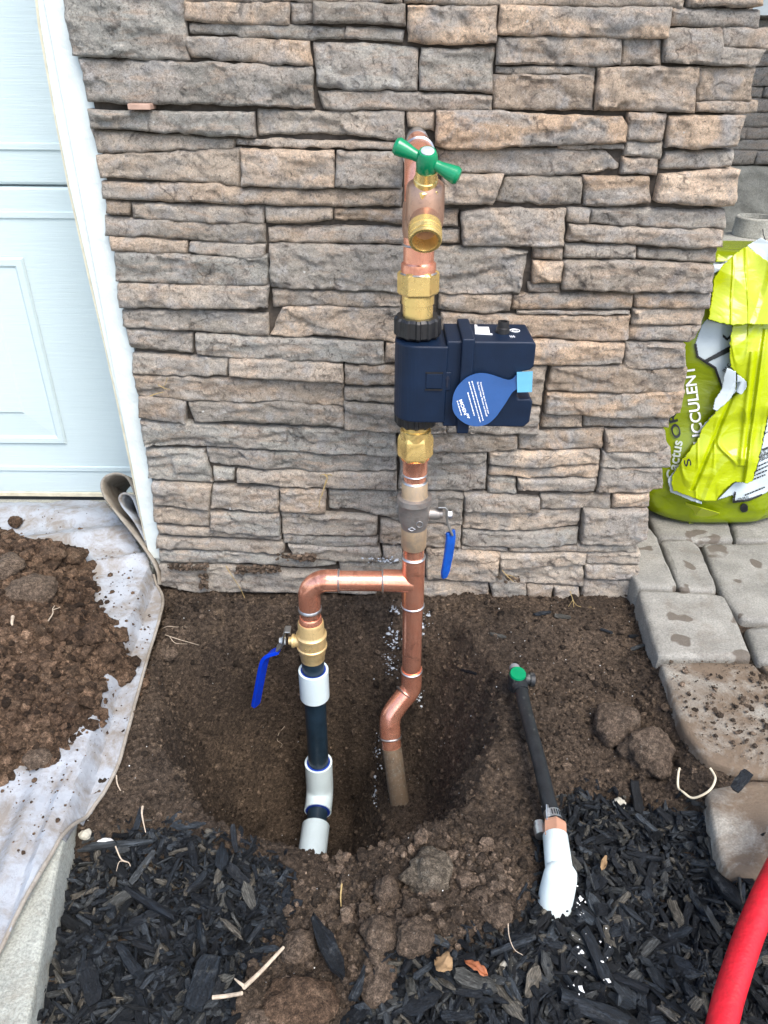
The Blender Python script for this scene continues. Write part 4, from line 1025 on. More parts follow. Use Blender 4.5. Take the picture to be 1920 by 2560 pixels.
# ================================================================== PLUMBING
PYP = .83
def zp(y, r=.015): return PY(1040, y, PYP-r*.85)[2]
def xr(z): return .0340+(.632-z)*.0137
def ax(z): return np.array([xr(z), PYP, z])
pw = thing('water_pipe', 'copper water pipe rising against the stone with valves, spigot and shutoff device', 'water pipe', (xr(0), PYP, 0))
def seg(name, y0, y1, r, mat, prof=None, n=36, parent=None, rn=0, label=None, angle=35):
    z0, z1 = zp(y0, r), zp(y1, r)
    prof = prof or [(0, r), (1, r)]
    return part(name, lathe(ax(z0), ax(z1), prof, n, rn=rn, seed=y0), MAT[mat], parent or pw, label, angle)
def ring(y, r, wd=.0016, parent=None): 
    z = zp(y, r); return part('solder_ring', lathe(ax(z+wd), ax(z-wd), [(0, r-.0008), (.2, r+.0006), (.5, r+.0013), (.8, r+.0006), (1, r-.0008)], 40, rn=.02, seed=y), MAT['solder'], parent or pw)
# vertical run, top to bottom
seg('pipe_fitting', 596, 664, .0168, 'copper'); ring(618, .0170)
seg('pipe_adapter', 662, 692, .0192, 'copper', [(0, .0172), (.15, .0190), (.4, .0194), (1, .0192)]); ring(690, .0194)
un = seg('union_nut', 686, 747, .0232, 'brass', [(0, .0200), (.04, .0216), (.12, .0232), (.9, .0232), (1, .0214)], 6, angle=20)
seg('collar', 745, 767, .0182, 'brass'); seg('brass_tail', 764, 830, .0170, 'brass')
# hex lower
seg('brass_tail', 1060, 1092, .0160, 'brass'); seg('collar', 1086, 1108, .0192, 'brass', [(0, .0176), (.1, .0190), (1, .0192)])
seg('union_nut', 1102, 1160, .0222, 'brass', [(0, .0198), (.10, .0214), (.2, .0222), (.88, .0222), (1, .0200)], 6, angle=20)
seg('copper_pipe', 1150, 1217, .0143, 'copper'); seg('pipe_adapter', 1155, 1194, .0158, 'copper', [(0, .0185), (.2, .0160), (1, .0156)]); ring(1195, .0152); ring(1214, .0154, .0020)
# ball valve under the device (old bronze, lever on the right)
bv = part('ball_valve', lathe(ax(zp(1250)), ax(zp(1330)), [(0, .0196), (.03, .0224), (.18, .0230), (.24, .0212), (.42, .0208), (.70, .0200), (.86, .0180), (1, .0168)], 40), MAT['bronze_grey'], pw, 'grey oxidised ball valve with blue lever on its right')
part('valve_end', lathe(ax(zp(1214)), ax(zp(1256)), [(0, .0160), (.06, .0168), (.75, .0168), (1, .0186)], 36), MAT['bronze_tan'], bv)
part('valve_end', lathe(ax(zp(1326)), ax(zp(1380)), [(0, .0168), (.1, .0171), (.92, .0171), (1, .0160)], 36), MAT['bronze_tan'], bv)
zs = PY(1100, 1284, PYP)[2]
part('stem', lathe((xr(zs)+.015, PYP, zs), (PY(1106, 1284, PYP)[0], PYP, zs), [(0, .0085), (.8, .0080), (.82, .0065), (1, .0065)], 20), MAT['bronze_grey'], bv)
xs = PY(1118, 1284, PYP)[0]
part('stem_nut', lathe((xs-.002, PYP, zs), (xs+.006, PYP, zs), [(0, .0062), (1, .0062)], 6), MAT['steel'], bv, smooth=False)
lv = [PY(1095,1264,PYP-.006), PY(1112,1264,PYP-.006), PY(1117,1270,PYP-.006), PY(1117,1300,PYP-.006), PY(1122,1315,PYP-.006), PY(1131,1334,PYP-.006)]
bevel(part('lever', bar(lv, [(0,1,0)]*6, .013, .0026), MAT['steel'], bv, smooth=False), .0006)
lb = [PY(1126,1328,PYP-.006), PY(1127,1345,PYP-.006), PY(1121,1390,PYP-.006), PY(1113,1430,PYP-.006), PY(1110,1445,PYP-.006)]
bevel(part('lever_sleeve', bar(lb, [(.8,.6,0)]*5, [.0145,.0150,.0150,.0140,.008], .0050), MAT['blue_sleeve_old'], bv, smooth=False, label='worn blue vinyl lever sleeve'), .0016, 3)
cy = PYP-.0212   # cast marks on the valve body
part('cast_mark', tube([np.array((xr(zs)+.0065+.0042*math.cos(t), PYP-.0200, zp(1304)+.0042*math.sin(t))) for t in np.linspace(0, 2*np.pi, 20)], .0005, 6, False), MAT['solder'], bv)
part('cast_mark', tube([np.array((xr(zs)-.0035+.0045*a, PYP-.0197, zp(1316)+.0026*b)) for a, b in ((-1,0),(0,1),(1,0),(0,-1),(-1,0))], .0005, 6, False), MAT['solder'], bv)
seg('copper_pipe', 1376, 1408, .0143, 'copper'); ring(1405, .0156, .0020)
tee_z = PY(1000, 1453, PYP)[2]; XL = PY(777, 1560, PYP)[0]
mb = MB().add(*lathe(ax(zp(1403)), ax(zp(1527)), [(0, .0150), (.01, .0157), (.99, .0157), (1, .0150)], 36))
mb.add(*lathe((xr(tee_z), PYP, tee_z), (PY(957, 1455, PYP)[0], PYP, tee_z+.001), [(0, .0165), (.45, .0160), (1, .0157)], 36))
part('pipe_tee', mb, MAT['copper'], pw); ring(1526, .0156, .0018)
def hring(x, r, wd=.0016): part('solder_ring', lathe((x-wd, PYP, tee_z), (x+wd, PYP, tee_z), [(0, r-.0008), (.2, r+.0006), (.5, r+.0013), (.8, r+.0006), (1, r-.0008)], 40, rn=.02, seed=x*99), MAT['solder'], pw)
xa, xb = PY(957, 1455, PYP)[0], PY(847, 1455, PYP)[0]; hring(xa, .0156); hring(xb, .0156)
part('copper_pipe', lathe((xa+.004, PYP, tee_z), (xb-.004, PYP, tee_z), [(0, .0143), (1, .0143)], 36), MAT['copper'], pw)
Re = .027
pe = [np.array((xb, PYP, tee_z)), np.array((XL+Re+.004, PYP, tee_z))] + arc((XL+Re, PYP, tee_z-Re), (0,0,1), (-1,0,0), 0, math.pi/2, Re, 14) + [np.array((XL, PYP, tee_z-Re-.006)), np.array((XL, PYP, zp(1540)))]
re_ = [.0157]*len(pe); part('pipe_elbow', tube(pe, re_, 36), MAT['copper'], pw, angle=50)
def lax(z): return np.array([XL+.0015*(-z)/.3*0, PYP, z])
def lseg(name, y0, y1, r, mat, prof=None, n=36, parent=None, label=None, angle=35, rn=0):
    z0, z1 = PY(777, y0, PYP-r*.85)[2], PY(777, y1, PYP-r*.85)[2]; return part(name, lathe(lax(z0), lax(z1), prof or [(0, r), (1, r)], n, rn=rn, seed=y0), MAT[mat], parent or pw, label, angle)
lseg('solder_ring', 1531, 1541, .0156, 'solder', [(0, .015), (.3, .0166), (.7, .0170), (1, .015)], rn=.02)
lseg('copper_pipe', 1535, 1570, .0143, 'copper'); lseg('pipe_adapter', 1557, 1582, .0178, 'copper', [(0, .0150), (.1, .0160), (1, .0178)])
lv2 = lseg('ball_valve', 1572, 1668, .0205, 'brass_cast', [(0, .0176), (.04, .0188), (.27, .0194), (.31, .0206), (.33, .0224), (.38, .0224), (.40, .0210), (.60, .0210), (.62, .0224), (.66, .0222), (.68, .0200), (.84, .0192), (.87, .0180), (.98, .0178), (1, .0160)], label='brass ball valve with bright blue lever on its left')
zl = PY(735, 1602, PYP)[2]
part('stem', lathe((XL-.014, PYP, zl), (PY(722, 1602, PYP)[0], PYP, zl), [(0, .0098), (.55, .0092), (.58, .0104), (.75, .0104), (.78, .0065), (1, .0060)], 24), MAT['brass_cast'], lv2)
x0 = PY(714, 1600, PYP)[0]
part('stem_nut', lathe((x0, PYP, zl), (PY(698, 1597, PYP)[0], PYP, zl), [(0, .0060), (.6, .0060), (.62, .0045), (1, .0042)], 6), MAT['chrome'], lv2, smooth=False)
Yl = PYP-.003
lp = [PY(727,1574,Yl), PY(714,1574,Yl), PY(711,1580,Yl), PY(709,1602,Yl), PY(704,1612,Yl), PY(692,1622,Yl)]
bevel(part('lever', bar(lp, [(0,1,0)]*6, .015, .0028), MAT['steel'], lv2, smooth=False), .0006)
lp = smooth_path([PY(698,1626,Yl), PY(676,1634,Yl), PY(664,1646,Yl), PY(657,1668,Yl), PY(648,1715,Yl), PY(640,1757,Yl), PY(639,1764,Yl)], 4)
part('lever_sleeve', bar(lp, [(.55,.83,0)]*len(lp), [.0165]*(len(lp)-4)+[.0155,.0140,.0110,.006], .0056), MAT['blue_sleeve'], lv2, smooth=False, label='bright blue vinyl lever sleeve')
bevel(bpy.data.objects[[o for o in bpy.data.objects.keys() if o.startswith('lever_sleeve')][-1]], .0020, 3)
for k, yy in enumerate((1626, 1638)):   # raised cast figures
    for j in range(3): 
        z = PY(777, yy, PYP-.02)[2]; a = -.35+.32*j; part('cast_mark', lathe((XL+.0208*math.sin(a), PYP-.0206*math.cos(a), z-.0015), (XL+.0208*math.sin(a), PYP-.0206*math.cos(a), z+.0015), [(0, .0007), (.5, .0011), (1, .0007)], 6), MAT['brass'], lv2)
# PVC run in the hole
lseg('dark_pipe', 1655, 1725, .0166, 'pvc_dark')
def cup(p0, p1, r, wall=.0035, mat='pvc_white', parent=pw, name='pipe_coupling', depth=.012):
    p0, p1 = np.array(p0), np.array(p1); L = np.linalg.norm(p1-p0); t = depth/L
    return part(name, lathe(p0, p1, [(t, r-wall), (0.004, r-wall), (0, r-wall*.8), (0, r-.0006), (.012, r), (.988, r), (1, r-.0006), (1, r-wall), (1-t, r-wall)], 40, closed=False), MAT[mat], parent)
zc0, zc1 = PY(785, 1697, PYP-.02)[2], PY(785, 1764, PYP-.02)[2]
cup(lax(zc0), lax(zc1), .0226); part('glue_line', lathe(lax(zc0-.001), lax(zc0-.004), [(0, .0192), (1, .0192)], 36), MAT['pvc_blue'], pw)
zt = PY(793, 1930, PYP-.02)[2]; zce = PY(795, 1982, PYP)[2]
part('dark_pipe', lathe(lax(zc0-.01), lax(zt-.01), [(0, .0166), (1, .0166)], 36), MAT['pvc_dark'], pw)
# white elbow turning towards the front
d2 = np.array([-.004, -.085, -.010]); dn = d2/np.linalg.norm(d2)
zb_ = zce; pth = [lax(zt), lax(zt-.03)] + [lax(zb_)+np.array([0, 0, .02])*(1-t)**2 + dn*.022*t*t for t in np.linspace(.25, 1, 7)]
pth = [lax(zt), lax(zb_+.026)] + [(1-t)**2*lax(zb_+.026)+2*t*(1-t)*lax(zb_)+t*t*(lax(zb_)+dn*.026) for t in np.linspace(.12, 1, 9)] + [lax(zb_)+dn*.034]
part('pvc_elbow', tube(pth, .0226, 36), MAT['pvc_white'], pw, angle=50)
part('glue_line', lathe(lax(zt+.0006), lax(zt-.002), [(0, .0190), (0.5, .0195), (1, .0190)], 36), MAT['pvc_blue'], pw)
e0 = lax(zb_)+dn*.034; part('glue_line', lathe(e0+dn*.0006, e0-dn*.003, [(0, .0205), (1, .0205)], 36), MAT['pvc_blue'], pw)
part('dark_pipe', lathe(e0-dn*.01, e0+dn*.075, [(0, .0166), (1, .0166)], 36), MAT['pvc_dark'], pw)
e1 = e0+dn*.024; cup(e1, e1+dn*.075, .0226, depth=.02)
# copper run down into the hole with two 45 degree bends
seg('copper_pipe', 1524, 1690, .0143, 'copper'); ring(1690, .0154, .002)
zA = zp(1712); A0 = ax(zp(1686)); A1 = ax(zA)
B0 = PY(972, 1798, .815); B1 = PY(975, 1850, .808)
pth = smooth_path([A0, ax(zp(1700)), PY(1026, 1722, .825), PY(1006, 1748, .817), PY(985, 1776, .807), PY(975, 1800, .799), PY(976, 1842, .786)], 6)
part('pipe_elbow', tube(pth, .0157, 36), MAT['copper'], pw, angle=50)
m0, m1 = PY(1020, 1724, .825), PY(1002, 1748, .816); dd_ = (m1-m0)/np.linalg.norm(m1-m0)
for c in (PY(1013, 1733, .8215),): part('solder_ring', lathe(c-dd_*.0018, c+dd_*.0018, [(0, .0150), (.5, .0170), (1, .0150)], 40, rn=.03), MAT['solder'], pw)
c0 = PY(977, 1843, .786); cdn = PY(1003, 2030, .742); c1 = PY(979, 1868, .779)
part('solder_ring', lathe(c0+(c0-c1)/np.linalg.norm(c0-c1)*.002, c0-(c0-c1)/np.linalg.norm(c0-c1)*.002, [(0, .0150), (.5, .0169), (1, .0150)], 40, rn=.03), MAT['solder'], pw)
c1 = PY(979, 1868, .779); part('copper_pipe', lathe(c0, c1, [(0, .0145), (1, .0145)], 32), MAT['copper'], pw)
ext = cdn+(cdn-c1)*.35
part('old_pipe', tube(smooth_path([c1+np.array([0,0,.001]), PY(984,1900,.771), PY(992,1960,.757), cdn, ext], 5), .0149, 30), MAT['copper_old'], pw, 'tarnished dirty lower pipe entering the soil')
# top: stub out of the wall, elbow, tee
Xt = xr(.62); pW, pE = PY(1052, 346, .95), PY(1052, 392, .868); pW[0] = pE[0] = Xt; dS = (pE-pW)/np.linalg.norm(pE-pW)
part('wall_nipple', lathe(pW-dS*.04, pW+dS*.045, [(0, .0112), (1, .0112)], 30), MAT['steel'], pw)
part('solder_ring', lathe(pW+dS*.012, pW+dS*.020, [(0, .0112), (.3, .0130), (.7, .0132), (1, .0118)], 36, rn=.02), MAT['solder'], pw)
part('copper_pipe', lathe(pW+dS*.018, pE, [(0, .0118), (.35, .0140), (1, .0143)], 32), MAT['copper'], pw)
Rt = .022; ztop = pE[2]-.004
pth = [pE-dS*.012, pE, pE+dS*.006] + [(1-t)**2*(pE+dS*.008)+2*t*(1-t)*(ax(pE[2]-.012))+t*t*ax(pE[2]-.042) for t in np.linspace(.12, 1, 9)] + [ax(pE[2]-.07)]
part('pipe_elbow', tube(pth, .0162, 36), MAT['copper'], pw, angle=50)
part('solder_ring', lathe(pE-dS*.013, pE-dS*.008, [(0, .0150), (.5, .0178), (1, .0158)], 36, rn=.02), MAT['solder'], pw)
zb1, zb2 = ztop-Rt-.012, zp(600, .018)
part('pipe_tee', lathe(ax(zb1), ax(zb2), [(0, .0160), (.05, .0172), (.3, .0182), (.8, .0182), (.95, .0172), (1, .0165)], 36), MAT['copper_cast'], pw)
# spigot on the tee
Yb = .789; cb = PY(1062, 530, Yb)
sp = part('spigot', lathe(cb+np.array([0, 0, .030]), cb-np.array([0, 0, .022]), [(0, .0135), (.05, .0170), (.12, .0190), (.70, .0196), (.82, .0186), (.94, .0150), (1, .0110)], 36), MAT['copper_cast'], pw, 'hose spigot with green tee handle and brass outlet')
part('branch', lathe((cb[0], Yb, cb[2]), (cb[0]-.002, PYP, cb[2]), [(0, .0150), (1, .0170)], 30), MAT['copper_cast'], sp)
oc = PY(1063, 592, .754); od = np.array([0, -.82, -.572]); os_ = cb+np.array([0, -.004, -.006])
part('outlet_neck', tube([os_, (os_+oc-od*.012)/2+np.array([0, -.002, .001]), oc-od*.010], [.0150, .0148, .0148], 30), MAT['copper_cast'], sp)
part('outlet', lathe(oc-od*.013, oc+od*.006, [(.05, .0150), (0, .0162), (.35, .0166), (.37, .0160), (.55, .0160), (.57, .0166), (.72, .0166), (.74, .0160), (.85, .0163), (.97, .0160), (1, .0152), (1, .0128), (.9, .0122), (.1, .0112), (.05, .002)], 40, closed=False), MAT['brass'], sp)
hd = np.array([0, -.5, .866]); bn = PY(1063, 478, Yb-.004)
part('bonnet_nut', lathe(bn-hd*.009, bn+hd*.008, [(0, .0148), (.1, .0160), (.75, .0160), (.95, .0150), (1, .0135)], 6, rot=.3), MAT['brass'], sp, angle=20)
part('stem_collar', lathe(bn+hd*.006, bn+hd*.024, [(0, .0122), (.45, .0118), (.5, .0108), (1, .0104)], 30), MAT['brass'], sp)
hb = bn+hd*.033
hh = part('handle', lathe(hb-hd*.011, hb+hd*.010, [(0, .0085), (.12, .0100), (.5, .0106), (.85, .0096), (1, .0080)], 28), MAT['green_paint'], sp)
hu = PY(1116, 444, hb[1]-.002)-PY(1012, 392, hb[1]+.006); hu /= np.linalg.norm(hu)
for s in (-1, 1):
    d = hu*s; part('handle_arm', lathe(hb+d*.007, hb+d*.0345, [(0, .0050), (.25, .0054), (.6, .0074), (.85, .0084), (.96, .0068), (1, .0032)], 22), MAT['green_paint'], sp)
part('handle_cap', lathe(hb+hd*.0095, hb+hd*.0115, [(0, .0064), (.6, .0064), (1, .0052)], 28), MAT['chrome'], sp)
# ---- smart shutoff device
YF, YK = .792, .864
dv = part('shutoff_device', MB().add(*box(0, .0001, .82, .8201, .40, .4001)), MAT['navy'], pw)
bpy.data.meshes.remove(dv.data) if False else None
def dz_(y, Y=YF): return PY(1230, y, Y)[2]
zT, zB = dz_(855), dz_(1071)
def dx_(px, py, Y=YF): return PY(px, py, Y)[0]
xl, xm, xrr = dx_(1118, 860), dx_(1187, 860), dx_(1342, 860)
# cover on the right with a notch in its side for the tag
nz0, nz1 = dz_(998), dz_(930)
xb_r = dx_(1324, 1060)
poly = [(xm-.003, zB+.002), (xb_r-.006, zB+.001), (xb_r, zB+.008), (xb_r+.001, nz0-.003), (xb_r-.003, nz0), (xb_r-.016, nz0), (xb_r-.018, nz0+.004), (xb_r-.016, nz1), (xrr-.004, nz1+.002), (xrr, nz1+.006), (xrr, zT-.003), (xrr-.003, zT), (xm-.003, zT)]
V, F = prism_y(poly, YF+.001, YK-.004)
dv.data = mesh_np('shutoff_device', np.array(V)-OFF[pw.name], F, MAT['navy'], False); OFF[dv.name] = OFF[pw.name]; bevel(dv, .003, 3); dv['label'] = 'dark navy plastic water shutoff device clamped on the pipe'
def dpart(name, geo, mat, bv_=.002, **kw):
    o = part(name, geo, MAT[mat], dv, smooth=False, **kw)
    if bv_: bevel(o, bv_, 3)
    return o
dpart('side_case', box(xl, dx_(1160, 860), YF+.004, YK, zB, zT-.001), 'navy')
dpart('clamp_band', box(dx_(1155, 860), xm, YF-.003, YK+.003, zB-.006, zT+.004), 'navy', .002)
hx0, hx1 = xr(.41)-.0262, xl+.002; ly = YF+.002
cpx, cpy = hx0+.026, ly+.030
poly = [(cpx-.026*math.cos(t), cpy-.030*math.sin(t)) for t in np.linspace(-1.3, math.pi/2, 20)] + [(hx1, ly), (hx1, ly+.066), (cpx, ly+.060)]
zH0, zH1 = zp(1052, .035), zp(862, .035)
dpart('pipe_housing', prism_z(poly, zH0, zH1), 'navy', .002)
for y0, y1, r in ((800, 852, .0252), (1038, 1074, .0246)):
    z1, z0 = (zp(803, .026), zp(854, .026)) if y0 < 900 else (zp(y0, .026), zp(y1, .022))
    V = []; n = 96
    for (z, rr) in ((z0, r-.003), (z0+.003, r), (z1-.003, r), (z1, r-.002), (z1, .0175)):
        for k in range(n):
            a = 2*math.pi*k/n; q = 0.0016 if rr > .02 and math.cos(12*a) > .45 else (-.0006 if rr > .02 else 0); V.append((xr(z)+(rr+q)*math.cos(a), PYP+(rr+q)*math.sin(a), z))
    F = [(i*n+k, i*n+(k+1) % n, (i+1)*n+(k+1) % n, (i+1)*n+k) for i in range(4) for k in range(n)] + [tuple(range(n-1, -1, -1))]
    dpart('cap_nut', (V, F), 'black_plastic', 0)
dpart('latch', box(dx_(1066, 935), dx_(1107, 935), ly-.0016, ly+.006, dz_(974), dz_(936)), 'navy', .001)
dpart('latch_slot', box(dx_(1064, 935), dx_(1108, 935), ly-.0019, ly+.004, dz_(935.5), dz_(933)), 'black_plastic', 0); dpart('latch_slot', box(dx_(1064, 935), dx_(1108, 935), ly-.0019, ly+.004, dz_(977.5), dz_(975)), 'black_plastic', 0)
ap = box(dx_(1110, 935), dx_(1129, 935), YF+.0022, YF+.006, dz_(979), dz_(934)); dpart('arrow_plate', ap, 'navy', .0008)
axm = dx_(1119, 950); arp = [(axm-.0009, dz_(970)), (axm+.0009, dz_(970)), (axm+.0009, dz_(950)), (axm+.0028, dz_(950)), (axm, dz_(941)), (axm-.0028, dz_(950)), (axm-.0009, dz_(950))]
dpart('flow_arrow', prism_y(arp, YF+.0012, YF+.004), 'navy_dark', 0)
nb = PY(1256, 838, .826); dpart('sensor_port', lathe((nb[0], .826, zT), (nb[0], .826, zT+.013), [(0, .0080), (.45, .0074), (.5, .0066), (1, .0062), (1, .0042), (.6, .0040), (.55, 0.0005)], 28, closed=False), 'black_plastic', 0)
def on_top(x, y, lift=.0006): p = PZ(x, y, zT+.0007); return p
lab = [on_top(1187.5, 812), on_top(1193, 812), on_top(1232, 816), on_top(1232, 835), on_top(1188, 834)]
dpart('label_sticker', prism_z([(p[0], p[1]) for p in (on_top(1188,834), on_top(1231,836), on_top(1231,833.5), on_top(1195.5,832.5), on_top(1193,812), on_top(1186.5,811))], zT-.001, zT+.0006), 'print_white', 0)
dpart('label_sticker', prism_z([(p[0], p[1]) for p in (on_top(1196,831), on_top(1225,832), on_top(1222,817), on_top(1194,816.5))], zT-.001, zT+.0006), 'print_white', 0)
sc_ = on_top(1287, 826)
spi = [np.array((sc_[0]+r*math.cos(t), sc_[1]+r*math.sin(t), zT+.0006)) for t, r in [(t, .0055) for t in np.linspace(0, 2*np.pi, 28)]]
dpart('print_mark', tube(spi, .0005, 5, False), 'print_white', 0)
dpart('print_mark', tube([np.array((sc_[0]+.003*math.cos(t), sc_[1]+.003*math.sin(t), zT+.0006)) for t in np.linspace(.2, 5.2, 20)], .0005, 5), 'print_white', 0)
for k in range(3):
    p = on_top(1276+k*4.5, 841); dpart('print_mark', tube([np.array((p[0]+.0006*math.sin(t*6), p[1]+t*.006-.003, zT+.0006)) for t in np.linspace(0, 1, 9)], .00045, 5), 'print_white', 0)
# ---- hang tag
def text_pts(s, size=1.0, bold=.018):
    cu = bpy.data.curves.new('t', 'FONT'); cu.body = s; cu.offset = bold; cu.size = size; cu.align_x = 'LEFT'; cu.resolution_u = 4
    ob = bpy.data.objects.new('t', cu); COL.objects.link(ob); dg = bpy.context.evaluated_depsgraph_get(); dg.update()
    me = bpy.data.meshes.new_from_object(ob.evaluated_get(dg)); V = np.array([v.co[:2] for v in me.vertices]); F = [tuple(p.vertices) for p in me.polygons]
    bpy.data.objects.remove(ob); bpy.data.meshes.remove(me); bpy.data.curves.remove(cu); return V, F
tg = thing('hang_tag', 'round blue printed hang tag looped on the shutoff device', 'tag', tuple(PY(1195, 1068, YF-.006)))
def tagY(px, py): return YF-.0045-.004*((py-940)/120)-.003*((1260-px)/120)
def TG(px, py, l=0.0): return PY(px, py, tagY(px, py)-l)
zx = lambda x, y: (1120+x*.1085, 920+y*.1085)
outl = smooth_path([np.r_[zx(*p), 0] for p in ((95,830),(130,600),(240,400),(420,230),(620,140),(800,120),(1000,155),(1180,215),(1330,265),(1420,275),(1500,240),(1580,165),(1625,330),(1610,460),(1500,545),(1430,640),(1340,790),(1230,950),(1100,1130),(960,1260),(820,1325),(640,1345),(470,1310),(320,1230),(200,1120),(125,1000),(95,830))], 5)[:-1]
c_ = TG(1196, 1001); fr = [TG(p[0], p[1]) for p in outl]; n = len(fr)
V = fr+[p+np.array([0, .0008, 0]) for p in fr]; F = [tuple(range(n)), tuple(range(2*n-1, n-1, -1))] + [(i, n+i, n+(i+1) % n, (i+1) % n) for i in range(n)]
part('tag_disc', (V, F), MAT['tag_blue'], tg, smooth=False)
lpz = [(1292,930),(1332,928),(1330,980),(1293,981)]
V = [PY(p[0], p[1], YF-.006) for p in lpz]+[PY(p[0], p[1], YF+.002) for p in lpz]; part('tag_loop', (V, [(0,1,2,3), (7,6,5,4), (0,4,5,1), (1,5,6,2), (2,6,7,3), (3,7,4,0)]), MAT['sky_blue'], tg, 'light blue loop strap', smooth=False)
def tag_text(s, start, end, h, mat='print_white', bold=.03):
    V, F = text_pts(s, 1.0, bold); L = V[:,0].max(); a, b = np.array(zx(*start)), np.array(zx(*end)); u = (b-a)/np.linalg.norm(b-a); v = np.array([u[1], -u[0]]); k = np.linalg.norm(b-a)/L
    hh_ = h*.1085/.72
    W = [TG(*(a+u*x*k+v*y*hh_), .0004) for x, y in V]; part('print_line', (W, F), MAT[mat], tg, smooth=False)
tag_text('MOEN', (248, 740), (375, 1085), 75)
tag_text('Download the app to connect your', (735, 330), (925, 1060), 34); tag_text('Flo Smart Water Monitor and Shutoff', (665, 325), (880, 1120), 34)
for st, en in (((550,300),(810,1210)), ((483,320),(745,1245)), ((455,560),(610,1105)), ((212,755),(312,1090))):  # lines too small to read: print strokes
    a, b = np.array(st, float), np.array(en, float); u = (b-a)/np.linalg.norm(b-a); L = np.linalg.norm(b-a); t = 0; R = random.Random(int(st[0])); mb = MB()
    while t < L:
        w_ = R.uniform(22, 60); e = min(L, t+w_); vv = np.array([u[1], -u[0]])*R.uniform(10, 13)
        qd = [a+u*t-vv, a+u*e-vv, a+u*e+vv, a+u*t+vv]; mb.add([TG(*zx(*p), .0004) for p in qd], [(0, 1, 2, 3)]); t = e+R.uniform(9, 16)
    part('print_line', mb, MAT['print_white'], tg, smooth=False)
for dx_2, dy_2 in ((0,0),(28,12),(10,40),(42,52),(22,80),(55,90)):
    c = np.array((435+dx_2, 1055+dy_2)); part('print_drop', ([TG(*zx(*(c+15*np.array((math.cos(t), math.sin(t))))), .0004) for t in np.linspace(0, 2*np.pi, 9)[:-1]], [tuple(range(8))]), MAT['print_white'], tg, smooth=False)

# ================================================================== IRRIGATION LINE
ir = thing('irrigation_pipe', 'black irrigation tube with green capped tee and white elbow', 'irrigation pipe', tuple(PZ(1390, 2230, .0)))
T = lambda x, y, z: PZ(x, y, z)
t0, t1 = T(1302, 1722, .030), T(1382, 2040, .030)
part('poly_tube', tube(smooth_path([t0, T(1320,1800,.030), T(1347,1900,.030), T(1368,1990,.030), t1], 5), .0083, 24), MAT['poly_black'], ir)
tc = T(1293, 1697, .034); du = (t0-t1)/np.linalg.norm(t0-t1); dsd = np.array([du[1], -du[0], 0]); 
mb = MB().add(*lathe(t0-du*.004, tc+du*.016, [(0, .0098), (.3, .0104), (.6, .0112), (.9, .0090), (1, .0075)], 22)).add(*lathe(tc, tc+dsd*.022+np.array([0,0,-.002]), [(0, .0085), (.7, .0080), (.75, .0095), (1, .0095)], 20)).add(*lathe(tc-np.array([0,0,.016]), tc+np.array([0,0,.007]), [(0, .011), (.5, .0122), (1, .0118)], 24))
part('tee_fitting', mb, MAT['poly_black'], ir); 
part('green_cap', lathe(tc+np.array([0,0,.006]), tc+np.array([0,-.001,.0115]), [(0, .0108), (.6, .0108), (1, .0098)], 30), MAT['green_paint'], ir)
part('hose_end', lathe(tc+du*.012, tc+du*.024, [(0, .0070), (.8, .0070), (1, .0055)], 16), m_plain('grey_rubber', (.22, .23, .24), .6), ir)
dt = (t1-T(1347,1900,.030)); dt /= np.linalg.norm(dt)
cl = part('hose_clamp', lathe(t1-dt*.004, t1+dt*.006, [(0, .0088), (0, .0094), (1, .0094), (1, .0088)], 30, closed=False), MAT['steel'], ir)
for k in range(5):
    a = -.9+k*.28; sdv = np.array([dt[1], -dt[0], 0]); c = t1+dt*.001+.0096*(sdv*math.sin(a)+np.array([0,0,1])*math.cos(a)); part('clamp_slot', bar([c-dt*.003, c+dt*.003], sdv, .0011, .0006), MAT['print_black'], cl, smooth=False)
sc0 = T(1352, 2062, .028); sdv = np.array([dt[1], -dt[0], 0])
part('clamp_screw', lathe(sc0+np.array([0,0,-.006])-dt*.007, sc0+np.array([0,0,-.006])+dt*.009, [(0, .0058), (.35, .0058), (.36, .0072), (1, .0072)], 18), MAT['steel'], cl)
tb = T(1371, 2040, .036); bevel(part('clamp_tail', bar([tb-dt*.010+np.array([0,0,.006]), tb, tb+dt*.012-np.array([0,0,.004])], sdv*.6+np.array([0,0,.8]), [.004,.009,.010], .0008), MAT['steel'], cl, smooth=False), .0002)
h0 = t1+dt*.009; h1 = T(1386, 2094, .030)
part('poly_tube', lathe(t1, h0+dt*.002, [(0, .0083), (1, .0083)], 20), MAT['poly_black'], ir)
part('hex_barb', lathe(h0, h1+dt*.003, [(0, .0118), (.15, .0128), (1, .0128)], 6, rot=.5), m_plain('clay_plastic', (.42, .22, .14), .55), ir, smooth=False)
e0, e1 = T(1388, 2088, .030), T(1399, 2186, .028)
part('white_elbow', MB().add(*tube(smooth_path([e0, (e0*2+e1)/3, (e0+2*e1)/3, e1, e1+np.array([0,-.012,-.006]), e1+np.array([-.002,-.018,-.022]), e1+np.array([-.003,-.020,-.045])], 5), [.0126]*4+[.0128]*4+[.0134,.0145,.0156,.0168,.0174,.0178,.018,.018,.0179,.0178,.0176,.0174,.0172]+[.0172]*10, 32)) if False else
     MB().add(*lathe(e0, e1+(e1-e0)*.08, [(0, .0120), (.02, .0130), (.85, .0137), (1, .0120)], 34)).add(*lathe(e1+np.array([.002,.002,.0150]), e1+np.array([-.006,-.018,-.034]), [(0, .0050), (.05, .0110), (.14, .0152), (.28, .0165), (.6, .0172), (.97, .0172), (1, .0164)], 34)), MAT['white_elbow'], ir, angle=50)
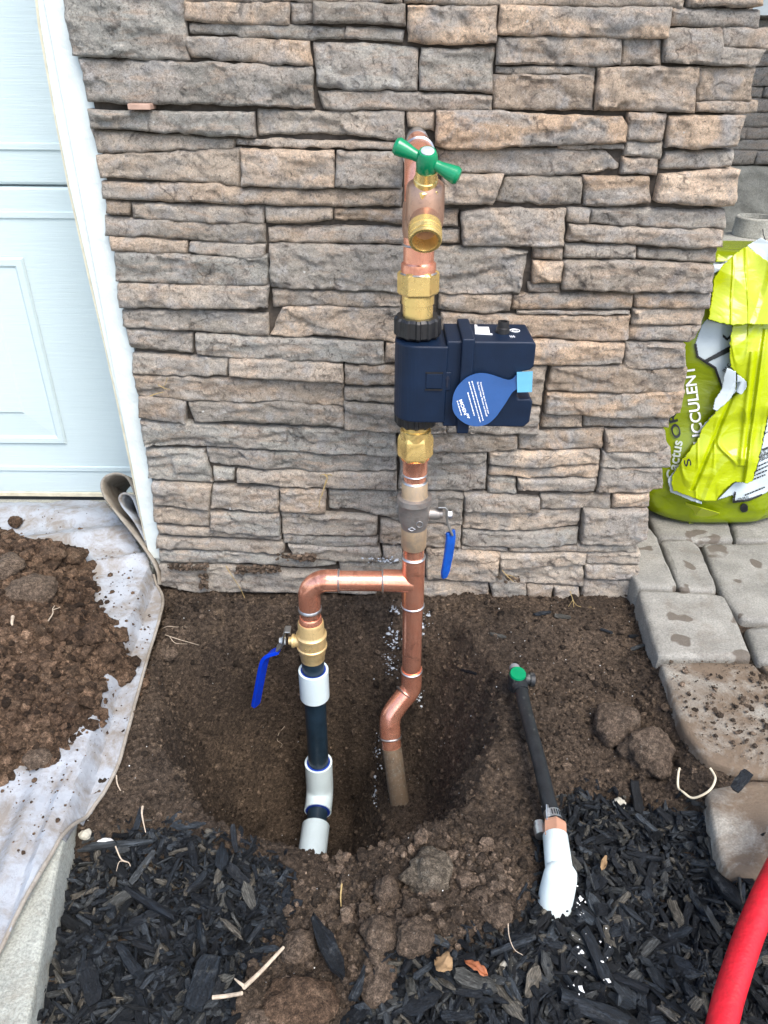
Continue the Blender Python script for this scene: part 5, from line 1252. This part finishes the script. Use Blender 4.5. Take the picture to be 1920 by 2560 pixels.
part('riser', lathe(e1+np.array([-.004,-.016,-.03]), e1+np.array([-.004,-.014,-.09]), [(0, .0125), (1, .0125)], 24), MAT['white_elbow'], ir)

# ================================================================== RED HOSE
hp = smooth_path([PZ(2040,2030,.085), PZ(1975,2120,.08), PZ(1925,2215,.075), PZ(1880,2320,.07), PZ(1845,2420,.066), PZ(1815,2520,.062), PZ(1790,2640,.06), PZ(1765,2780,.055), PZ(1740,2950,.03)], 8)
solo('garden_hose', tube(hp, .0118, 28), MAT['hose'], 'bright red rubber hose curving through the lower right corner', 'hose')

# ================================================================== SOIL BAG
JP = lambda p: (1640+p[0]*.38, 480+p[1]*.38)
BXC, BYC = .585, 1.205
def bag_hw(z): return np.interp(z, [.04, .055, .10, .25, .40, .50], [.120, .145, .168, .172, .160, .120])
def bag_dp(z): return np.interp(z, [.04, .055, .10, .20, .35, .50], [.105, .120, .125, .115, .095, .060])
def bag_front(x, z):
    u = np.clip(np.abs(x-BXC)/bag_hw(z), 0, .999); y = BYC+.10*(z-.05)*.6-bag_dp(z)*(1-u**2.6)**(1/2.2)
    wr = .005*fbm(x*12, z*18, 0, 61, 1)+.0015*np.clip(1-np.abs(fbm(x*9+z*6, z*14, 0, 62, 1))*3, -.4, 1)+.006*np.exp(-((z-.075)/.02)**2)*np.sin(x*70+8*fbm(x*8, z*8, 0, 3))
    return y-wr
def bag_pt(px, py, off=0.0, bump=None):
    Y = 1.12
    for _ in range(7): p = PY(px, py, Y); Y = float(bag_front(p[0], np.clip(p[2], .042, .5)))-off-(bump(px, py) if bump else 0)
    return PY(px, py, Y)
bagt = thing('soil_bag', 'torn lime green plastic soil bag standing on the pavers', 'bag', (BXC, BYC, PT))
nz, na = 46, 72; V = []
for k in range(nz):
    z = PT+.003+(.475-PT)*k/(nz-1)
    for j in range(na//2+1):
        x = BXC-bag_hw(z)*math.cos(math.pi*j/(na//2))*.998; V.append((x, float(bag_front(x, z)), z))
    for j in range(1, na//2):
        x = BXC+bag_hw(z)*math.cos(math.pi*j/(na//2))*.998; y = BYC+.06*(z-.05)+bag_dp(z)*(1-min(.999, abs(x-BXC)/bag_hw(z))**2.6)**(1/2.2)*.8; V.append((x, y+.004*math.sin(z*60+x*40), z))
F = [(k*na+j, k*na+(j+1) % na, (k+1)*na+(j+1) % na, (k+1)*na+j) for k in range(nz-1) for j in range(na)] + [tuple(range(na-1, -1, -1)), tuple(range((nz-1)*na, nz*na))]
part('bag_body', (V, F), MAT['olive_shade'], bagt, angle=60)
def bag_panel(name, polyJ, off, mat, s=1.7, rag=0.0, bump=None, thick=.0010, seed=0):
    poly = [np.array(JP(p)) for p in polyJ]; dense = []
    for k in range(len(poly)):
        a, b = poly[k], poly[(k+1) % len(poly)]; m = max(1, int(np.linalg.norm(b-a)/3))
        for i in range(m): dense.append(a+(b-a)*i/m)
    dense = np.array(dense)
    if rag: dense = dense+rag*np.stack([fbm(dense[:,0]*.12, dense[:,1]*.12, seed, 71, 3), fbm(dense[:,0]*.12, dense[:,1]*.12, seed+9, 72, 3)], -1)
    pl = [tuple(p) for p in dense]; X, Y = np.meshgrid(np.arange(dense[:,0].min(), dense[:,0].max(), s), np.arange(dense[:,1].min(), dense[:,1].max(), s))
    m = inside(X[:-1,:-1]+s/2, Y[:-1,:-1]+s/2, pl); i = np.arange(X.size).reshape(X.shape)
    Fq = np.stack([i[:-1,:-1][m], i[1:,:-1][m], i[1:,1:][m], i[:-1,1:][m]], -1); us, inv = np.unique(Fq, return_inverse=True)
    px, py = X.ravel()[us], Y.ravel()[us]; Yv = np.full(len(px), 1.12); a = (px-960)/FPX; b = (1280-py)/FPX; a, b = a*cr-b*sr, a*sr+b*cr
    D = np.stack([a, math.cos(PITCH)+b*math.sin(PITCH), -math.sin(PITCH)+b*math.cos(PITCH)], -1)
    bm_ = bump(px, py) if bump else 0
    for _ in range(8):
        P_ = CAM+D*(Yv/D[:,1])[:, None]; Yv = .5*Yv+.5*(bag_front(P_[:,0], np.clip(P_[:,2], .042, .5))-off-bm_)
    P_ = CAM+D*(Yv/D[:,1])[:, None]
    o = part(name, (P_, inv.reshape(Fq.shape)), MAT[mat], bagt)
    if thick: solidify(o, thick)
    return o
def flap_bump(px, py):
    jx, jy = (px-1640)/.38, (py-480)/.38
    n = .012*fbm(jx/300, jy/480, 3, 81, 1)+.0030*np.clip(1-np.abs(fbm(jx/260+jy/900, jy/700, 7, 82, 1))*4, -.1, 1)+.0014*np.clip(1-np.abs(fbm(jx/110, jy/420, 4, 83, 1))*5, -.1, 1)
    n = n+.007*np.exp(-((jx-(712-(jy-1000)*.135))/17)**2)*(jy > 900)+.005*np.exp(-((jx-(640-(jy-1000)*.10))/22)**2)*(jy > 1050)*(jy < 1800)+.004*np.exp(-(((jx-470-60*np.sin(jy/55))/16)**2))*np.exp(-((jy-1700)/110)**2)
    seam = -.006*np.exp(-((jx-(560-(jy-1200)*.42))/14)**2)*((jy > 1250) & (jy < 1960))
    return n+seam+.004
bag_panel('white_print_panel', [(300,880),(335,838),(440,868),(500,880),(500,1180),(440,1290),(388,1160),(278,1080),(258,1000)], .0012, 'bag_white', thick=.0006)
for pl in ([(252,1000),(266,995),(280,1078),(396,1152),(440,1280),(430,1290),(385,1165),(268,1088)], [(308,1112),(330,1125),(500,1045),(500,1005)], [(440,935),(470,960),(500,930),(500,950),(470,978),(440,955)]): bag_panel('print_band', pl, .0026, 'print_black', 1.3, thick=.0004)
bag_panel('top_edge', [(405,405),(485,452),(395,462)], .010, 'lime', thick=.001); bag_panel('top_edge', [(375,462),(485,455),(430,510),(372,540)], .004, 'bag_white', thick=.001)
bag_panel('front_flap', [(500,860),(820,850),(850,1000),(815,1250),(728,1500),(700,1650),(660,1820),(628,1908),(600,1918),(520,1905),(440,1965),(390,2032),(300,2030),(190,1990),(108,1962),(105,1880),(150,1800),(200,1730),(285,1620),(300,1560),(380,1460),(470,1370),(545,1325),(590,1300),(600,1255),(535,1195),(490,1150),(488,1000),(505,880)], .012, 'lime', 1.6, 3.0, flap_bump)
bag_panel('flap_lining', [(95,1975),(78,1890),(120,1840),(190,1740),(255,1675),(290,1600),(300,1545),(400,1435),(420,1460),(330,1570),(310,1640),(220,1750),(150,1840),(125,1950),(300,2040),(300,2055)], .008, 'bag_white', 1.5, 2.0, flap_bump)
def fold_bump(px, py): return flap_bump(px, py)*.8+.010+.012*np.clip((py-560)/260, 0, 1)
bag_panel('top_fold', [(545,385),(600,358),(800,500),(850,640),(835,880),(640,868),(495,872),(430,862),(345,835),(372,650),(385,560),(440,480)], .012, 'lime', 1.6, 2.5, fold_bump)
bag_panel('lining_rim', [(598,352),(690,300),(830,370),(860,470),(800,520)], .006, 'bag_white', 1.6, 1.5, fold_bump)
bag_panel('torn_scrap', [(465,1158),(528,1182),(522,1310),(480,1372),(400,1440),(378,1428),(388,1365),(432,1300),(445,1230)], .020, 'bag_white', 1.5, 2.5, flap_bump)
bag_panel('torn_scrap', [(535,1205),(560,1215),(592,1250),(590,1300),(562,1335),(528,1310)], .018, 'bag_white', 1.5, 2.0, flap_bump)
bag_panel('white_print_panel', [(880,1250),(815,1262),(735,1500),(705,1650),(662,1830),(632,1905),(520,1912),(405,2025),(512,1992),(505,2045),(700,1992),(860,1900),(900,1500)], .004, 'bag_white', 1.6, 1.0)
bag_panel('print_band', [(518,1970),(528,1975),(518,2030),(610,2020),(700,1985),(700,1996),(612,2034),(504,2048)], .0062, 'print_black', 1.2, thick=.0004)
bag_panel('print_band', [(700,1690),(780,1660),(780,1668),(700,1700)], .0062, 'print_black', 1.2, thick=.0004)
bag_panel('round_logo', [(580+26*math.cos(t), 2080+30*math.sin(t)) for t in np.linspace(0, 6.1, 18)], .0025, 'print_black', 1.2, thick=.0004)
def bag_text(s, start, end, h, mat, off):
    V, F = text_pts(s); L = V[:,0].max(); a, b = np.array(JP(start)), np.array(JP(end)); u = (b-a)/np.linalg.norm(b-a); v = np.array([u[1], -u[0]]); k = np.linalg.norm(b-a)/L; hs_ = h*.38/.72
    W = [bag_pt(*(a+u*x*k+v*y*hs_), off) for x, y in V]; part('print_line', (W, F), MAT[mat], bagt, smooth=False)
bag_text('SUCCULENT', (322, 1700), (250, 1140), 72, 'print_white', .0035)
bag_text('OR', (170, 1615), (128, 1440), 58, 'print_black', .0035)
bag_text('Cactus', (130, 1900), (175, 1640), 70, 'print_grey', .0035)
bag_text('S', (235, 1800), (222, 1752), 46, 'print_black', .024)
bag_text('IN C', (455, 1190), (495, 1140), 26, 'print_black', .0040)
bag_text('CA', (420, 800), (412, 720), 48, 'print_white', .034)
bag_text('REDUCE', (648, 1770), (760, 1705), 34, 'print_black', .0062); bag_text('CARBON', (640, 1798), (765, 1735), 34, 'print_black', .0062)
bag_text('TB-34-25', (542, 2030), (612, 2012), 15, 'print_black', .0062)
for k, (st, en) in enumerate((((650,1815),(737,1775)), ((640,1845),(737,1800)), ((635,1870),(737,1828)), ((630,1895),(720,1860)), ((585,1995),(720,1940)), ((695,1560),(737,1535)), ((692,1600),(737,1578)))):
    mb = MB(); a, b = np.array(st, float), np.array(en, float); L = np.linalg.norm(b-a); u = (b-a)/L; v = np.array([u[1], -u[0]])*4.5; t = 0; R = random.Random(k)
    while t < L:
        e = min(L, t+R.uniform(9, 22)); mb.add([bag_pt(*JP(p), .0062) for p in (a+u*t-v, a+u*e-v, a+u*e+v, a+u*t+v)], [(0,1,2,3)]); t = e+R.uniform(3, 6)
    part('print_line', mb, MAT['print_black'], bagt, smooth=False)
# gathered corner at the foot of the bag
c0 = PZ(1722, 1308, PT+.001); V = [c0, bag_pt(*JP((195,2040)), .001), bag_pt(*JP((300,2075)), .012), bag_pt(*JP((420,2110)), .004), PZ(1800, 1300, PT+.001), bag_pt(*JP((250,2060)), -.004)]
solidify(part('gathered_corner', (V, [(0, 1, 2), (0, 2, 3), (0, 3, 4)]), MAT['lime'], bagt, smooth=False), .001)

# ================================================================== BEHIND: URN, PORCH WALL, UNSEEN SHADE ROOF
ur = thing('urn', 'pale concrete urn with a cracked rim behind the soil bag', 'urn', (PY(1893, 545, 1.5)[0], 1.5, PT))
uc = PY(1893, 541, 1.5); zr = uc[2]; U = lambda r, z: ((z-PT)/(zr-PT), r)
part('urn_body', lathe((uc[0], 1.5, PT), (uc[0], 1.5, zr), [U(.10, PT), U(.13, PT+.03), U(.19, .18), U(.20, .26), U(.175, .35), U(.13, zr-.065), U(.085, zr-.045), U(.05, zr-.036), U(.036, zr-.034)], 56, rn=.01), MAT['urn'], ur)
part('urn_rim', lathe((uc[0], 1.5, zr-.036), (uc[0], 1.5, zr), [(0, .0365), (.08, .0385), (.5, .0372), (.95, .0372), (1, .0355), (1, .0300), (.1, .0290), (.08, .002)], 48, rn=.012, closed=False), MAT['urn'], ur)
ck = [(uc[0]+.018+.004*math.sin(k*1.3), 1.5-.0376*math.cos(.5)-.0018*k*(k > 4)*1.2, zr+.0004-k*.007) for k in range(6)]
part('crack', tube([PY(1914,553,1.4665), PY(1911,563,1.466), PY(1907,572,1.465), PY(1908,585,1.445), PY(1913,600,1.43), PY(1914,618,1.41)], .0008, 6), MAT['print_black'], ur)
pwall = thing('porch_wall', 'dark stacked stone wall at the back of the porch', 'wall', (1.1, 2.05, 0))
zs_ = PY(1880, 412, 2.0)[2]
part('core', MB().add(*box(.3, 2.2, 2.03, 2.3, -.05, 1.9)), MAT['joint'], pwall, smooth=False)
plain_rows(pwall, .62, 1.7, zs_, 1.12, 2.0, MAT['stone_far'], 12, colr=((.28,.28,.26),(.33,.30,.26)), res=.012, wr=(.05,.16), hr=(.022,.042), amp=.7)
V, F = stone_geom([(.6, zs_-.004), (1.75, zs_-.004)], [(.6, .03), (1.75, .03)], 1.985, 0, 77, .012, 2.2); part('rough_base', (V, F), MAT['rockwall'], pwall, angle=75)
a, b = PY(1860, 12, 1.99), PY(1990, 41, 1.99)
solo('window_sill', MB().add(*box(a[0]-.01, a[0]+.5, 1.955, 1.995, b[2], a[2]+.04)), MAT['white_paint'], 'white painted sill on the dark stone wall at the upper right', 'sill', smooth=False)
pr = thing('shade_roof', 'unseen low roof added to shade the back wall', 'roof', (1.2, 1.9, 1.9))  # out of view, added so that the back wall falls in shade
part('roof_slab', MB().add(*box(.42, 2.6, 1.25, 2.5, 1.55, 1.62)), MAT['roof'], pr, smooth=False)

# ================================================================== SMALL LITTER
def strand(name, px, r, label, cat, mat, lift=.003, on='soil', forks=(), taper=.5, Yw=None):
    def cv(l):
        if on == 'soil': P = [on_soil(x, y, lift) for x, y in l]
        elif on == 'heap': P = [on_heap(x, y)+np.array([0,0,.012]) for x, y in l]
        else: P = [PY(x, y, Yw) for x, y in l]
        return smooth_path(P, 5)
    r = r*.8; mb = MB(); p = cv(px); mb.add(*tube(p, list(np.linspace(r, r*taper, len(p))), 7))
    for f in forks: p = cv(f); mb.add(*tube(p, list(np.linspace(r*.75, r*.3, len(p))), 6))
    return solo(name, mb, MAT[mat], label, cat)
strand('stick', ((540,2535),(575,2530),(612,2524)), .0022, 'lower piece of the snapped white stick at the bottom edge', 'stick', 'twig', .024, taper=.9)
strand('stick', ((618,2518),(660,2475),(715,2420)), .0026, 'upper piece of the snapped white stick leaning over the chips', 'stick', 'twig', .030, taper=.7, forks=[((618,2515),(606,2508),(596,2498))])
strand('root', ((392,1588),(425,1600),(455,1612),(500,1626)), .0009, 'forked pale root on the dark soil near the cloth', 'root', 'twig', .004, forks=[((392,1588),(420,1580),(440,1575),(470,1577)), ((425,1600),(440,1618),(470,1622))])
strand('root', ((712,1822),(698,1840),(694,1858),(706,1868),(702,1876)), .0008, 'curly white root on the left wall of the hole', 'root', 'twig', .004)
strand('root', ((294,1950),(296,1970),(304,1985),(312,1992)), .0011, 'short pale root on the soil above the left mulch', 'root', 'twig', .004)
strand('stick', ((362,2038),(362,2065),(370,2105)), .0018, 'pale pointed splinter standing in the left mulch', 'stick', 'twig', .014, taper=.3)
strand('root', ((300,2155),(312,2180),(330,2190),(336,2200)), .0010, 'thin pale root curling over the left mulch', 'root', 'twig', .020, forks=[((330,2190),(308,2185),(300,2210))])
strand('root', ((855,2225),(852,2250),(853,2275)), .0012, 'upright straw in the soil before the hole', 'straw', 'straw', .005)
strand('root', ((1265,2330),(1268,2370),(1280,2405),(1300,2425)), .0007, 'thin pale root lying across the right mulch', 'root', 'twig', .018)
strand('twig', ((38,1560),(36,1575),(37,1582)), .0028, 'short pale twig poking out of the heap', 'twig', 'twig', on='heap')
strand('twig', ((126,1570),(137,1552),(137,1540),(142,1532)), .0011, 'thin forked pale twig lying on the heap', 'twig', 'twig', on='heap', forks=[((139,1542),(150,1538),(156,1535))])
strand('straw', ((1092,1482),(1110,1478),(1130,1474)), .0009, 'straight dry straw stuck to the lowest stone', 'straw', 'twig', on='wall', Yw=WALL-.018)
strand('straw', ((812,1185),(818,1195),(812,1215),(800,1250),(797,1268)), .0011, 'wispy yellow dry grass hanging on the stone wall', 'dry grass', 'straw', on='wall', Yw=WALL-.016, forks=[((812,1190),(825,1186),(830,1190)), ((815,1200),(808,1225),(806,1240)), ((818,1188),(806,1186),(800,1190))])
strand('straw', ((375,990),(392,984),(408,980)), .0008, 'bits of dry straw resting on a left hand stone', 'dry grass', 'straw', on='wall', Yw=WALL-.014, forks=[((418,945),(414,958),(408,968)), ((395,962),(410,970),(425,974))])
strand('straw', ((565,1415),(580,1440),(600,1470),(612,1495)), .0008, 'thin brown stem trailing down the lowest left stone', 'stem', 'straw', on='wall', Yw=WALL-.02)
strand('straw', ((1425,1478),(1432,1500),(1436,1530)), .0008, 'tuft of dry grass at the foot of the stone by the pavers', 'dry grass', 'straw', on='wall', Yw=WALL-.035, forks=[((1430,1495),(1445,1515),(1485,1518)), ((1432,1500),(1420,1520),(1418,1540))])
strand('straw', ((1255,1425),(1268,1440),(1285,1455)), .0008, 'dry stem crossing the lowest stones right of the pipe', 'stem', 'straw', on='wall', Yw=WALL-.02, forks=[((1262,1436),(1280,1440),(1292,1448))])
p = [on_soil(x, y, .012) for x, y in ((1692,1942),(1688,1960),(1690,1985),(1702,2002),(1725,2012),(1752,2008),(1772,1990),(1781,1968),(1776,1952),(1768,1942))]
solo('cord_loop', tube(smooth_path(p, 5), .0013, 10), MAT['cord'], 'pale cord bent into an open loop beside the dirty pavers', 'cord')
def leaf(px, py, w_, h_, label, mat, seed, lift=.02):
    c = on_soil(px, py, lift); n = 9; V = []; R = random.Random(seed)
    for j in range(5):
        for i in range(n):
            u = i/(n-1)-.5; v = j/4-.5; sh = (1-abs(2*u)**2)*.9+.1
            V.append(c+np.array([u*w_*.37e-3, v*h_*.37e-3*sh+R.uniform(-.001, .001), .002*math.sin(u*5+seed)+.003*abs(v)*2*R.uniform(.3, 1.3)+R.uniform(-.0006, .0006)]))
    F = [(j*n+i, j*n+i+1, (j+1)*n+i+1, (j+1)*n+i) for j in range(4) for i in range(n-1)]
    o = solo('dry_leaf', (V, F), MAT[mat], label, 'leaf'); o.rotation_euler = (0, 0, R.uniform(-.9, .2)); return solidify(o, .0004)
leaf(1105, 2452, 45, 52, 'crumpled tan dry leaf on the chips near the bottom', 'leaf', 1, .022)
leaf(1185, 2458, 62, 24, 'curled orange leaf on the chips right of the tan one', 'leaf_orange', 2, .022)
leaf(1500, 2195, 16, 50, 'brown scrap of leaf beside the white elbow', 'leaf', 3, .022)
a = PY(352, 266, WALL-.004)
bevel(solo('wood_shim', MB().add(*box(a[0]-.012, a[0]+.013, WALL-.014, WALL+.03, a[2]-.003, a[2]+.003)), MAT['wood'], 'small pinkish wood shim in the joint at upper left', 'shim', smooth=False), .0008)
